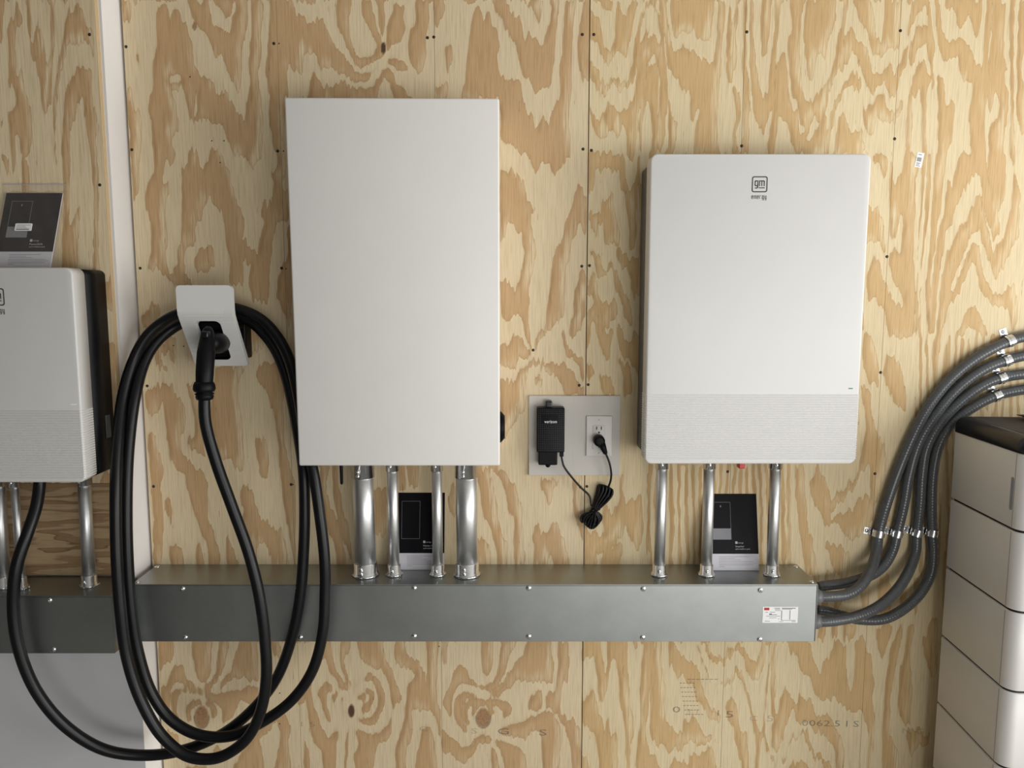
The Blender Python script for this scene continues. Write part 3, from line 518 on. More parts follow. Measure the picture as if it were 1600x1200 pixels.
# ------------------------------------------------------------------ wood growth field (evaluated per vertex)
rng = np.random.RandomState(11)
LAT = rng.rand(64, 64)
def vnoise(x, y, seed=0):
    x = x + seed*17.3; y = y + seed*9.7
    xi = np.floor(x).astype(int); yi = np.floor(y).astype(int); fx = x-xi; fy = y-yi
    fx = fx*fx*(3-2*fx); fy = fy*fy*(3-2*fy)
    g = lambda a, b: LAT[a % 64, b % 64]
    return ((g(xi, yi)*(1-fx)+g(xi+1, yi)*fx)*(1-fy) + (g(xi, yi+1)*(1-fx)+g(xi+1, yi+1)*fx)*fy)*2-1
def fbm(x, y, seed=0, o=3):
    s = 0; a = 1
    for k in range(o): s = s + a*vnoise(x*2**k, y*2**k, seed+k*3); a *= .5
    return s
def gauss(x, y, cx, cy, sx, sy): return np.exp(-(((x-cx)/sx)**2 + ((y-cy)/sy)**2))
KNOTS = [(315, 1120, 11, 17, 0), (549, 1111, 5, 10, 1), (755, 1121, 11, 15, 0), (599, 75, 4, 9, 1), (304, 40, 3, 7, 0)]
def field(x, y, strip):
    x = np.asarray(x, float); y = np.asarray(y, float)
    wx = x + 16*vnoise(x/70, y/160, 5) + 6*vnoise(x/22, y/60, 6)
    wy = y + 30*vnoise(x/60, y/140, 8)
    if strip in (3, 4, 5, 6):                      # right-hand sheet: tight stacked cathedrals
        xs = [860, 925, 975, 1020, 1075, 1135, 1197, 1262, 1333, 1395, 1449, 1520, 1570, 1640, 1760, 1900]
        gs = [.2, 1.6, .8, -1.3, 1.0, .1, 1.7, .9, -1.1, 1.1, -1.7, .9, -1.0, .8, -.6, .6]
        g = np.interp(wx, xs, gs)
        slope = 1 + .35*vnoise(x/260, y/420, 12)
        f = -wy/105 + 1.15*g*slope + .9*fbm(x/120, y/300, 14, 3)
    elif strip == 0:
        xs = [100, 195, 250, 290, 335, 375, 410, 460]; gs = [1.0, .9, -.2, -.9, -.2, .7, .2, .6]
        f = -wy/260 + 1.1*np.interp(wx, xs, gs) + .9*fbm(x/110, y/330, 21, 3)
    elif strip == 1:
        xs = [400, 440, 520, 600, 660, 690, 760]; gs = [.6, .3, -.7, .9, -.2, .6, .3]
        f = -wy/170 + 1.0*np.interp(wx, xs, gs) + .8*fbm(x/110, y/300, 31, 3)
    elif strip == 2:
        xs = [640, 690, 740, 790, 835, 880, 930]; gs = [.1, .8, .0, -.9, 1.4, -.2, .6]
        f = -wy/210 + 1.1*np.interp(wx, xs, gs) + .8*fbm(x/100, y/300, 41, 3)
    else:                                           # left panel
        xs = [-60, 0, 40, 75, 105, 135, 170]; gs = [.5, -.2, .5, 1.3, -.5, .2, .7]
        f = -wy/240 + 1.1*np.interp(wx, xs, gs) + .9*fbm(x/70, y/300, 51, 3)
    for (kx, ky, rx, ry, d) in KNOTS:
        big = 1 if ky > 900 else .6
        r = np.sqrt(((x-kx)/(1.25))**2 + ((y-ky)/1.0)**2)
        wgt = np.exp(-(r/(105*big))**2)
        ringf = 4.6*np.exp(-r/(48*big)) + .35*np.sin(np.arctan2(y-ky, x-kx)*2+1)*np.exp(-r/80)
        f = f*(1-wgt) + wgt*ringf + .25*wgt*fbm(x/40, y/60, 61, 2)
    return f
OX, OY, MW, MH = -460, -160, 2500, 1560
def strip_of(px):   # nominal strip index by picture column at mid height
    return 0
def build_mask():
    yy, xx = np.mgrid[0:MH, 0:MW]; X = xx+OX+.5; Y = yy+OY+.5
    out = {}
    base = np.zeros((MH, MW), np.float32)
    lo = 200; edges = [-1e9, 155, 445, 683, 915, 1e9]
    for k, st in enumerate((9, 0, 1, 2, 3)):
        sel = (X[0] >= edges[k]) & (X[0] < edges[k+1])
        f = field(X[:, sel], Y[:, sel], st); fr = f-np.floor(f)
        base[:, sel] = (fr > .5)
    # fine straight veneer stripes low down behind the right-hand conduits and beside the cabinet
    xw = X + 5*vnoise(X/60, Y/90, 70) + 2.5*vnoise(X/16, Y/50, 71)
    st = (np.sin(xw*2*PI/11.0 + 1.5*vnoise(X/30, Y/400, 72)) + .35*vnoise(X/9, Y/80, 73) > .35)
    r1 = (X > 1008) & (X < 1240) & (Y > 722) & (Y < 900); r2 = (X > 1424) & (X < 1540) & (Y > 470) & (Y < 700) & (X > 1424); r3 = (X > 1455) & (Y > 700) & (Y < 1000)
    base[r1 | r2 | r3] = st[r1 | r2 | r3]
    base[(X > 1560) & (Y > 520) & (Y < 660)] = st[(X > 1560) & (Y > 520) & (Y < 660)]
    for (x0, y0, s, (rx, ry, rw, rh), polys) in VEN:
        base[max(0, ry-OY):ry+rh-OY, max(0, rx-OX):rx+rw-OX] = 0
        for p in polys:
            val = 0. if p[0] == 'L' else 1.
            pts = np.array([[float(v) for v in q.split(',')] for q in p.lstrip('L').split()])
            px = x0+pts[:, 0]/s-OX; py = y0+pts[:, 1]/s-OY
            a0, a1 = int(max(px.min(), rx-OX, 0)), int(min(px.max()+2, rx+rw-OX, MW)); b0, b1 = int(max(py.min(), ry-OY, 0)), int(min(py.max()+2, ry+rh-OY, MH))
            if a1 <= a0 or b1 <= b0: continue
            gy, gx = np.mgrid[b0:b1, a0:a1]; gx = gx+.5; gy = gy+.5; ins = np.zeros(gx.shape, bool)
            j = len(px)-1
            for i in range(len(px)):
                if py[i] != py[j]:
                    c = ((py[i] > gy) != (py[j] > gy)) & (gx < (px[j]-px[i])*(gy-py[i])/(py[j]-py[i])+px[i]); ins ^= c
                j = i
            sub = base[b0:b1, a0:a1]; sub[ins] = val
    for ax, reps in ((0, 11), (1, 3)):       # soften to a graded edge
        for _ in range(reps):
            base = (np.roll(base, 1, ax)+2*base+np.roll(base, -1, ax))/4 if ax else (np.roll(base, 2, 0)+np.roll(base, 1, 0)+2*base+np.roll(base, -1, 0)+np.roll(base, -2, 0))/6
    return base
def sample_mask(m, px, py):
    x = np.clip(px-OX-.5, 0, MW-1.01); y = np.clip(py-OY-.5, 0, MH-1.01)
    xi = x.astype(int); yi = y.astype(int); fx = x-xi; fy = y-yi
    return (m[yi, xi]*(1-fx)+m[yi, xi+1]*fx)*(1-fy)+(m[yi+1, xi]*(1-fx)+m[yi+1, xi+1]*fx)*fy
def knot_fields(x, y):
    k = np.zeros_like(x); d = np.zeros_like(x)
    for (kx, ky, rx, ry, dark) in KNOTS:
        q = np.sqrt(((x-kx)/rx)**2+((y-ky)/ry)**2)
        s = np.clip((1.12-q)*4, 0, 1); k = np.maximum(k, s)
        if dark: d = np.maximum(d, s*.8)
        else: d = np.maximum(d, .7*np.clip(1-np.abs(q-1.05)/.16, 0, 1)*(y > ky-2))
    return k, d
MASK = build_mask()
def ply_panel(name, x0, x1, z0, z1, yf, th, strip, parent, dx=.003, dz=.005):
    nx = max(2, int((x1-x0)/dx)); nz = int((z1-z0)/dz)
    X = np.linspace(x0, x1, nx+1); Z = np.linspace(z0, z1, nz+1)
    gx, gz = np.meshgrid(X, Z); gx = gx.ravel(); gz = gz.ravel()
    n = len(gx)
    px, py = proj(gx, yf, gz)
    kd_ = np.ones_like(px)
    for (kx, ky, rx_, ry_, d_) in KNOTS: kd_ = np.minimum(kd_, .12+.88*np.clip((np.hypot(px-kx, (py-ky)*.9)-(45 if ky > 900 else 20))/90, 0, 1))
    jx = px + 1.3*vnoise(px/5, py/14, 80)
    jy = py + kd_*(6.5*vnoise(px/3.1, py/45, 81) + 5*vnoise(px/9, py/60, 82) + 3*vnoise(px/2.1, py/25, 84))
    ring = sample_mask(MASK, jx, jy)
    rim = np.clip(ring-sample_mask(MASK, jx-4.5, jy-3), 0, 1)*(.35+.65*np.clip(.5+vnoise(px/40, py/60, 85), 0, 1))
    fade = kd_*np.clip(ring-sample_mask(MASK, jx+9, jy+12), 0, 1)*np.clip(.45+1.1*vnoise(px/60, py/70, 86), 0, 1); kn, pi_ = knot_fields(px, py)
    verts = [(a, yf, b) for a, b in zip(gx, gz)]
    fr = []
    for j in range(nz):
        b = j*(nx+1)
        for i in range(nx): fr.append((b+i, b+i+1, b+i+nx+2, b+i+nx+1))
    nf = len(fr)
    o8 = [(x0, yf, z0), (x1, yf, z0), (x1, yf, z1), (x0, yf, z1), (x0, yf+th, z0), (x1, yf+th, z0), (x1, yf+th, z1), (x0, yf+th, z1)]
    verts += o8; q = n
    fr += [(q, q+4, q+5, q+1), (q+1, q+5, q+6, q+2), (q+2, q+6, q+7, q+3), (q+3, q+7, q+4, q)]
    me = bpy.data.meshes.new(name); me.from_pydata(verts, [], fr); me.update()
    me.materials.append(M['ply'] if strip in (3, 4, 5, 6) else M['ply_grey_shade']); me.materials.append(M['ply_edge'])
    for i in range(nf, len(fr)): me.polygons[i].material_index = 1
    for an, arr in (('rim', rim), ('fade', fade), ('ring', ring), ('knot', kn), ('pith', pi_)):
        at = me.attributes.new(an, 'FLOAT', 'POINT')
        at.data.foreach_set('value', np.concatenate([arr, np.zeros(8)]).astype(np.float32))
    o = bpy.data.objects.new(name, me); C.objects.link(o); o.parent = parent
    return o

# ------------------------------------------------------------------ setting
SE = [-1.019, -.6155, -.2035, .2035, .6105, 1.0158, 1.4225, 2.4]
bm = bmesh.new(); box(bm, -2.45, 3.2, .020, .12, 0, 2.7)
wall = obj('wall_back', bm, M['room_wall'], kind='structure')
panels = []
for i in range(7):
    g0 = .0013 if i == 3 else .00045; g1 = .0013 if i == 2 else .00045
    panels.append(ply_panel('plywood_panel', SE[i]+g0, SE[i+1]-g1, 0, 2.6, 0, .018, i, wall))
# left wall segment, 9 cm proud of the plywood wall; its end faces the daylight
bm = bmesh.new(); box(bm, -2.45, -1.0262, -.09, .018, 0, 2.7)
bm.normal_update()
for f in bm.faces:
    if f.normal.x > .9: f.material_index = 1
wl2 = obj('wall_left', bm, [M['grey_wall'], M['white_wall']], kind='structure')
pl = ply_panel('plywood_panel', -2.25, -1.0334, 1.0035, 2.6, -.108, .018, 9, wl2)
panels.append(pl)
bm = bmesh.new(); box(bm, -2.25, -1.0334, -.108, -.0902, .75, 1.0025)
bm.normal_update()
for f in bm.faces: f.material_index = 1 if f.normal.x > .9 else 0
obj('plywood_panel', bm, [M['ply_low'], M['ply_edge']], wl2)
bm = bmesh.new(); box(bm, -2.6, 3.5, -4.6, .3, -.1, 0); obj('floor', bm, M['floor'], kind='structure')
bm = bmesh.new(); box(bm, -2.6, 3.5, -4.6, .3, 2.7, 2.8); obj('ceiling', bm, M['ceiling'], kind='structure')
bm = bmesh.new(); box(bm, -2.6, -2.5, -4.6, .12, 0, 2.7); obj('wall_far_left', bm, M['room_wall'], kind='structure')
bm = bmesh.new(); box(bm, -2.6, .15, -4.6, -4.5, 0, 2.7); obj('wall_front', bm, M['room_wall'], kind='structure')

# dark screw heads sunk in the plywood
bm = bmesh.new()
cyl(bm, (0, -.0006, 0), (0, .003, 0), .0040, seg=12); cyl(bm, (0, -.0012, 0), (0, -.0006, 0), .0022, .0034, seg=12)
sc_src = obj('screw', bm, M['screw_dark'], panels[0]); ply_screw = sc_src.data
bpy.data.objects.remove(sc_src)
SCR = [(197, 73), (206, 234), (219, 419), (230, 603), (240, 760), (428, 68), (434, 236), (440, 419), (449, 605), (455, 757),
       (668, 59), (678, 58), (910, 54), (928, 54), (911, 233), (924, 235), (909, 416), (921, 415), (905, 602), (919, 601),
       (1167, 50), (1407, 48), (1159, 228), (1398, 217), (1386, 401), (1376, 582), (1367, 740), (1137, 737), (833, 547), (907, 761), (917, 760)]
for (x, y) in SCR:
    p = W(x, y, 0)
    k = max(i for i in range(7) if SE[i] <= p.x)
    copymesh(ply_screw, 'screw', panels[k], (p.x, 0, p.z))
for (x, y) in [(140, 54), (156, 289)]:
    p = W(x, y, -.108); copymesh(ply_screw, 'screw', panels[7], (p.x, -.108, p.z))
def nail(x, y):
    p = W(x, y, 0); k = max(i for i in range(7) if SE[i] <= p.x)
    o = copymesh(ply_screw, 'nail', panels[k], (p.x, 0, p.z)); o.scale = (.45, .6, .45)
for (x, y) in [(436, 68), (443, 236), (447, 420), (458, 757), (686, 1010), (344, 254), (331, 220), (350, 220), (1188, 400), (297, 120), (271, 540), (287, 541), (437, 1083), (437, 1131)]: nail(x, y)

# faded stamps on the plywood
def stamp(s, x, y, hpx, wscale, mat, parent):
    bm = bmesh.new(); p = W(x, y, -.0004)
    text_bm(bm, s, hpx*.00185/.7, p, wscale, tilt=math.radians(1.2))
    return obj('stamp', bm, mat, parent)
for (s, x, y, h, ws, mt, k) in [('0', 1050, 1113, 10, 1.9, 'stamp', 3), ('3 1', 1072, 1116, 9, 1.3, 'stamp_faint', 3), ('1', 1117, 1118, 9, 1.6, 'stamp', 3),
                              ('5', 1132, 1121, 11, 2.0, 'stamp', 4), ('C', 1170, 1126, 8, 1.8, 'stamp_faint', 4), ('5', 1196, 1127, 10, 2.0, 'stamp_faint', 4),
                              ('0062.5 I S', 1252, 1134, 10, 1.6, 'stamp', 4), ('N G', 1408, 1146, 9, 1.6, 'stamp_faint', 5),
                              ('1 5', 466, 1135, 8, 1.9, 'stamp_faint', 1), ('- C', 640, 1142, 8, 2.0, 'stamp_faint', 1),
                              ('S', 735, 1146, 9, 2.0, 'stamp_faint', 2), ('G', 776, 1147, 10, 2.0, 'stamp', 2), ('S', 841, 1149, 10, 2.2, 'stamp', 2)]:
    stamp(s, x, y, h, ws, M[mt], panels[k])
bm = bmesh.new()
for r in range(8):
    n = 5 if r < 7 else 6
    for c in range(n):
        p = W(1062+c*5+r*1.2, 1068+r*7, -.0005); box(bm, p.x, p.x+.006, -.0006, -.0002, p.z, p.z+.0022)
for c in range(7):
    p = W(1074+c*7, 1062, -.0005); box(bm, p.x, p.x+.010, -.0006, -.0002, p.z, p.z+.002)
obj('stamp', bm, M['stamp_faint'], panels[3])

# ------------------------------------------------------------------ big white enclosure
FY = -.20
c = [W(444, 152, FY), W(780, 153.5, FY), W(781, 728, FY), W(467, 728, FY)]
t = thing('wall_enclosure', 'largest plain white rectangular metal enclosure, without logo, left of the outlet', 'electrical box', (-.29, 0, 1.07))
bm = bmesh.new(); tt = bmesh.new(); poly_prism(tt, [c[3], c[2], c[1], c[0]], (0, .028, 0))
bmesh.ops.recalc_face_normals(tt, faces=tt.faces)
bmesh.ops.bevel(tt, geom=tt.edges[:], offset=.0045, segments=3, affect='EDGES', profile=.5)
merge(bm, tt); obj('cover', bm, M['white_metal'], t, smooth=40)
bm = bmesh.new(); box(bm, -.455, -.034, FY+.026, 0, c[3].z+.008, c[0].z-.008, .003); obj('body', bm, M['white_metal'], t)
p = W(784, 667, -.11); bm = bmesh.new()
cyl(bm, (-.036, -.11, p.z), (-.028, -.11, p.z), .041, seg=32); cyl(bm, (-.028, -.11, p.z), (-.019, -.11, p.z), .040, .030, seg=32)
obj('latch_knob', bm, M['black_plastic'], t, smooth=40, label='round black knob')
a = W(533, 722, -.14); b = W(534, 757, -.14); bm = bmesh.new()
tube(bm, [a + Vector((0, 0, .03)), a, b + Vector((0, 0, .004)), b], [.0055, .0048, .0042, .002], 12); obj('antenna', bm, M['black_plastic'], t, smooth=40, label='short black antenna stub')

# ------------------------------------------------------------------ rounded power units with ribbed lower front
GM = [[(-.27, .42), (-.50, .42), (-.58, .34), (-.58, -.10), (-.50, -.18), (-.24, -.18)], [(-.24, .42), (-.24, -.36), (-.34, -.47), (-.56, -.47)],
      [(-.03, -.18), (-.03, .42), (.50, .42), (.58, .34), (.58, -.18)], [(.275, .42), (.275, -.18)], [(-.06, -.44), (.60, -.44)]]
def logo(parent, cx, y, cz, h, mat=None):
    """square badge with two letters over a small word"""
    bm = bmesh.new(); s = h/2
    pts = rrect(cx-s, cx+s, cz-s, cz+s, s*.28, 5); ptsi = rrect(cx-s*.86, cx+s*.86, cz-s*.86, cz+s*.86, s*.17, 5)
    A = [bm.verts.new((p[0], y-.0004, p[1])) for p in pts]; B = [bm.verts.new((p[0], y-.0004, p[1])) for p in ptsi]
    n = len(A)
    for i in range(n): bm.faces.new((A[i], A[(i+1) % n], B[(i+1) % n], B[i]))
    strokes(bm, [[(u*s, v*s) for u, v in ln] for ln in GM], s*.115, (cx, y-.0004, cz), (1, 0, 0), (0, 0, 1), .0002)
    # word below
    L = {'e': [[(.05, .35), (.75, .35), (.75, .7), (.1, .7), (.1, 0), (.75, 0)]], 'n': [[(.1, 0), (.1, .7), (.7, .7), (.7, 0)]],
         'r': [[(.1, 0), (.1, .7), (.6, .7)]], 'g': [[(.7, .7), (.1, .7), (.1, 0), (.7, 0)], [(.7, .7), (.7, -.35), (.2, -.35)]],
         'y': [[(.1, .7), (.1, 0), (.7, 0)], [(.7, .7), (.7, -.35), (.2, -.35)]]}
    for i, ch in enumerate('energy'):
        ox = -s*.98 + i*s*.335
        strokes(bm, [[(ox+a*s*.27, b*s*.50) for a, b in ln] for ln in L[ch]], s*.062, (cx, y-.0004, cz-s*1.78), (1, 0, 0), (0, 0, 1), .0002)
    return obj('logo', bm, mat or M['ink'], parent)
def unit(t, x0, x1, z0, z1, yf, yb, ribtop, body_mat, cover_mat, rib_mat, inset=.012):
    bm = bmesh.new(); rprism(bm, x0, x1, z0, z1, .018, yf, yf+.052, .004, 7)
    obj('front_cover', bm, cover_mat, t, smooth=40)
    bm = bmesh.new(); rprism(bm, x0+inset*.3, x1-inset*.3, z0+inset, z1-inset, .014, yf+.051, yb, 0, 6)
    obj('body', bm, body_mat, t, smooth=40)
    bm = bmesh.new(); pitch = .0061; n = int((ribtop-z0-.006)/pitch)
    for i in range(n):
        z = ribtop - pitch*(i+.5)
        ins = 0
        if z < z0+.018: ins = .018 - math.sqrt(max(0, .018**2-(z0+.018-z)**2))
        a, b = x0+ins, x1-ins; r = pitch*.38; e = .0017
        prof = [(-r, 0), (-r*.6, e*.8), (0, e), (r*.6, e*.8), (r, 0)]
        t1 = []; 
        for (dz, pr) in prof:
            t1.append([bm.verts.new((a-pr, yf+.050, z+dz)), bm.verts.new((a-pr, yf+.003, z+dz)), bm.verts.new((a+.003, yf-pr, z+dz)), bm.verts.new((b-.003, yf-pr, z+dz)),
                       bm.verts.new((b+pr, yf+.003, z+dz)), bm.verts.new((b+pr, yf+.050, z+dz))])
        for u, v in zip(t1, t1[1:]):
            for k in range(5): bm.faces.new((u[k], u[k+1], v[k+1], v[k]))
    bmesh.ops.recalc_face_normals(bm, faces=bm.faces)
    obj('rib_band', bm, rib_mat, t, kind='stuff')
FI = -.15
tl, tr, br, bl = W(1017, 242, FI), W(1363, 238.5, FI), W(1336, 726, FI), W(1007, 724, FI)
IX0, IX1, IZ0, IZ1 = (tl.x+bl.x)/2, (tr.x+br.x)/2, (br.z+bl.z)/2, (tl.z+tr.z)/2
t = thing('power_inverter', 'large white rounded wall unit with square logo on the right half of the wall', 'power unit', (.62, 0, IZ0))
unit(t, IX0, IX1, IZ0, IZ1, FI, 0, W(1170, 616, FI).z, M['dark_grey'], M['white_plastic'], M['white_plastic'])
p = W(1187, 288, FI); q0 = W(1175, 288, FI); q1 = W(1199.5, 288, FI); logo(t, p.x, FI, p.z, q1.x-q0.x)
p = W(1329, 607, FI); bm = bmesh.new(); box(bm, p.x-.0055, p.x+.0055, FI-.0004, FI+.001, p.z-.0013, p.z+.0013); obj('status_light', bm, M['green'], t, label='small green status light')
p = W(1158, 729, -.09); bm = bmesh.new(); box(bm, p.x-.008, p.x+.008, -.10, -.075, p.z-.004, IZ0+.02, .002); obj('switch', bm, M['red'], t, label='red switch under the casing')

FL = -.258
LX1 = (W(111, 418, FL).x + W(135, 750, FL).x)/2; LX0 = LX1 - .356; LZ1 = W(60, 418, FL).z; LZ0 = W(60, 754, FL).z
t = thing('charging_unit', 'white and black wall unit cut off by the left edge, plastic-bagged guide on top', 'power unit', (LX1-.18, -.108, LZ0))
unit(t, LX0, LX1, LZ0, LZ1, FL, -.108, W(60, 641, FL).z, M['black_plastic'], M['shell_shaded'], M['shell_shaded'], inset=.002)
r = W(7, 465, FL); hh = .0415; logo(t, r.x-hh/2, FL, W(0, 464, FL).z, hh)
p = W(114, 632, FL); bm = bmesh.new(); box(bm, p.x-.008, p.x+.008, FL-.0006, FL+.001, p.z-.0016, p.z+.0016, .0008, 1); obj('status_light', bm, M['led'], t, label='small white status light')
p = W(168, 665, -.13); bm = bmesh.new()
for k in range(3): box(bm, LX1-.003, LX1+.002, -.15+k*.008, -.146+k*.008, p.z-.03, p.z+.03, .001, 1)
obj('side_vent', bm, M['dark_grey'], t)

# ------------------------------------------------------------------ wireway troughs
def screw_mesh():
    bm = bmesh.new()
    tube(bm, [(0, .001, 0), (0, -.0008, 0), (0, -.0024, 0), (0, -.0034, 0), (0, -.0036, 0), (0, -.0028, 0)], [.0072, .0072, .0056, .0030, .0022, .0012], 14)
    o = obj('screw', bm, M['zinc'], None, smooth=50); me = o.data; bpy.data.objects.remove(o); return me
PAN = screw_mesh()
def trough(name, label, x0, x1, y0, y1, z0, z1, scr, left_end, base):
    t = thing(name, label, 'cable trough', base)
    bm = bmesh.new(); box(bm, x0, x1, y0+.002, y1, z0+.0015, z1-.0008, .0008, 1); obj('body', bm, M['galv'], t)
    bm = bmesh.new(); box(bm, x0+.001, x1-.001, y0, y0+.0022, z0, z1-.004, .0006, 1); obj('front_cover', bm, M['galv'], t)
    bm = bmesh.new(); box(bm, x0, x1, y0-.0002, y1, z1-.0020, z1, .0004, 1); obj('top_plate', bm, M['galv'], t)
    bm = bmesh.new(); box(bm, x1, x1+.0018, y0-.0004, y1, z0, z1, .0005, 1); obj('end_cap', bm, M['galv'], t)
    for (x, y) in scr:
        p = W(x, y, y0); copymesh(PAN, 'screw', t, (p.x, y0, p.z), (0, random.random()*3, 0))
    return t
TZ1 = W(700, 913, -.152).z; TZ0 = W(700, 1002.5, -.152).z
TX0, TX1 = W(205, 914, -.152).x, W(1277, 916, -.152).x
tm = trough('cable_trough', 'long galvanised steel trough with white sticker running along the plywood wall', TX0, TX1, -.152, 0, TZ0, TZ1,
            [(285, 920), (464, 919), (647, 919), (826, 919), (1005, 920), (1188, 922), (289, 996), (469, 996), (647, 994), (826, 994.5), (1004, 996), (1187, 999)], True, (0, 0, TZ0))
for (x, y) in [(235, 888), (211, 907), (1249, 889), (1269, 908)]:
    yy = -.02 if y < 900 else -.135
    p = W(x, y, yy); copymesh(PAN, 'screw', tm, (min(max(p.x, TX0+.008), TX1-.008), yy, TZ1), (-PI/2, 0, 0))
LT = -.242
tl_ = trough('cable_trough', 'shorter dark galvanised steel trough at the left edge, under the charging unit', -1.75, W(173, 932, LT).x, LT, -.108, W(80, 1021, LT).z, W(80, 931, LT).z,
             [(77, 938), (83, 1015)], False, (-1.3, -.108, W(80, 1021, LT).z))
LTZ1 = W(80, 931, LT).z
p = W(177, 925, -.2); copymesh(PAN, 'screw', tl_, (W(173, 932, LT).x-.006, -.15, LTZ1), (-PI/2, 0, 0))
# sticker on the trough
bm = bmesh.new(); a = W(1192, 948, -.152); b = W(1246, 973, -.152)
box(bm, a.x, b.x, -.1527, -.1519, b.z, a.z); st = obj('sticker', bm, M['label'], tm, label='white rating sticker with red mark')
bm = bmesh.new(); a = W(1194, 949.5, 0); 
def sbox(bm, x0, y0, x1, y1, Y, th=.0002):
    a = W(x0, y0, Y); b = W(x1, y1, Y); box(bm, a.x, b.x, Y-th, Y+th, b.z, a.z)
sbox(bm, 1194.2, 949.5, 1202, 953.6, -.1528); obj('red_mark', bm, M['red'], st)
bm = bmesh.new()
for (x0, y0, x1, y1) in [(1210, 950, 1219, 950.9), (1211, 952, 1219, 952.6), (1211, 953.7, 1220, 954.3), (1196, 956.2, 1200, 956.9), (1203, 956.2, 1211, 956.9), (1202, 958.6, 1206, 961), (1206, 960, 1214, 960.8),
                         (1197, 962.5, 1219, 963.1), (1202, 965, 1213, 965.6), (1216, 966.6, 1218, 967.3), (1195, 970.3, 1203, 971), (1217, 971, 1224, 971.6), (1222, 949.8, 1243, 951), (1222, 951.6, 1238, 952.4),
                         (1221, 954, 1221.5, 969.5), (1221, 969, 1243, 969.6), (1234, 953.5, 1234.4, 968), (1237, 970.6, 1243, 971.4)]:
    sbox(bm, x0, y0, x1, y1, -.1528)
obj('print', bm, M['grey_print'], st)

# ------------------------------------------------------------------ rigid conduits
def conduit(label, xt, yt, xb, yb, Y, r, zt, zb, grp, nscr):
    a = W(xt, yt, Y); b = W(xb, yb, Y); ln = (a-b)
    top = b + ln*((zt-b.z)/ln.z); bot = b + ln*((zb-b.z)/ln.z)
    t = thing('steel_conduit', label, 'conduit', bot, G1 if Y == -.085 and xt < 800 else (G2 if Y == -.085 else G3)); d = (top-bot).normalized()
    bm = bmesh.new(); cyl(bm, bot+d*.004, top, r, seg=32); obj('pipe', bm, M['emt'], t, smooth=40)
    for (o, s) in ((bot, d), (top, -d)):
        cl = (.036 if nscr == 2 else .030) if (s is d or xt > 800 or Y != -.085) else (.060 if nscr == 2 else .043)
        bm = bmesh.new(); ra = r+.0028
        tube(bm, [o+s*.001, o+s*.006, o+s*.0062, o+s*.010, o+s*.0105, o+s*cl, o+s*(cl+.0008)], [ra+.0045, ra+.0045, ra+.001, ra+.0015, ra, ra, r+.0005], 32)
        cp = obj('coupling', bm, M['zinc'], t, smooth=35)
        # lock nut lugs
        for k in range(6):
            ang = k*PI/3+.3; c0 = o+s*.0035+Vector((math.cos(ang), math.sin(ang), 0))*(ra+.003)
            bm = bmesh.new(); box(bm, c0.x-.0032, c0.x+.0032, c0.y-.003, c0.y+.003, c0.z-.0022, c0.z+.0022, .001, 1); lug = obj('nut_lug', bm, M['zinc'], cp)
        for k in range(nscr):
            z = o + s*(.016 + k*.0115 if nscr == 2 else .018) + s*((cl-.036) if cl > .05 else (cl-.032 if cl > .04 else 0))
            q = copymesh(PAN, 'screw', cp, (z.x-r*.25, z.y-ra, z.z), (0, 0, -.25)); q.scale = (.7, .9, .7)
    return t
BZ = c[3].z + .004
G1 = 'conduits under the plain enclosure'; G2 = 'conduits under the logo unit on the right'; G3 = 'conduits under the left charging unit'
conduit('thick steel conduit, leftmost under the plain white enclosure', 566.5, 735, 571.5, 890, -.085, .0285, BZ, TZ1, None, 2)
conduit('thin steel conduit just left of the black guide under the plain enclosure', 613, 735, 616, 890, -.085, .0148, BZ, TZ1, None, 1)
conduit('thin steel conduit over the right part of the guide under the plain enclosure', 682.5, 735, 684, 890, -.085, .0142, BZ, TZ1, None, 1)
conduit('thick steel conduit, rightmost under the plain white enclosure', 728.5, 735, 730, 890, -.085, .0285, BZ, TZ1, None, 2)
conduit('thin steel conduit, leftmost below the large logo unit', 1034, 735, 1030, 890, -.085, .0148, IZ0+.004, TZ1, None, 1)
conduit('thin steel conduit in front of the guide below the large logo unit', 1108, 735, 1104, 890, -.085, .0148, IZ0+.004, TZ1, None, 1)
conduit('thin steel conduit right of the guide below the large logo unit', 1211.5, 735, 1206, 890, -.085, .0148, IZ0+.004, TZ1, None, 1)
conduit('steel conduit standing on the left trough, right of the black cable', 132, 760, 139, 895, -.175, .0158, LZ0+.004, LTZ1, None, 1)
conduit('steel conduit cut by the left edge of the picture', -2, 760, 5, 895, -.185, .0158, LZ0+.004, LTZ1, None, 1)
conduit('thin steel conduit on the left trough half hidden by the black cable', 23, 760, 33, 900, -.195, .0098, LZ0+.004, LTZ1, None, 1)

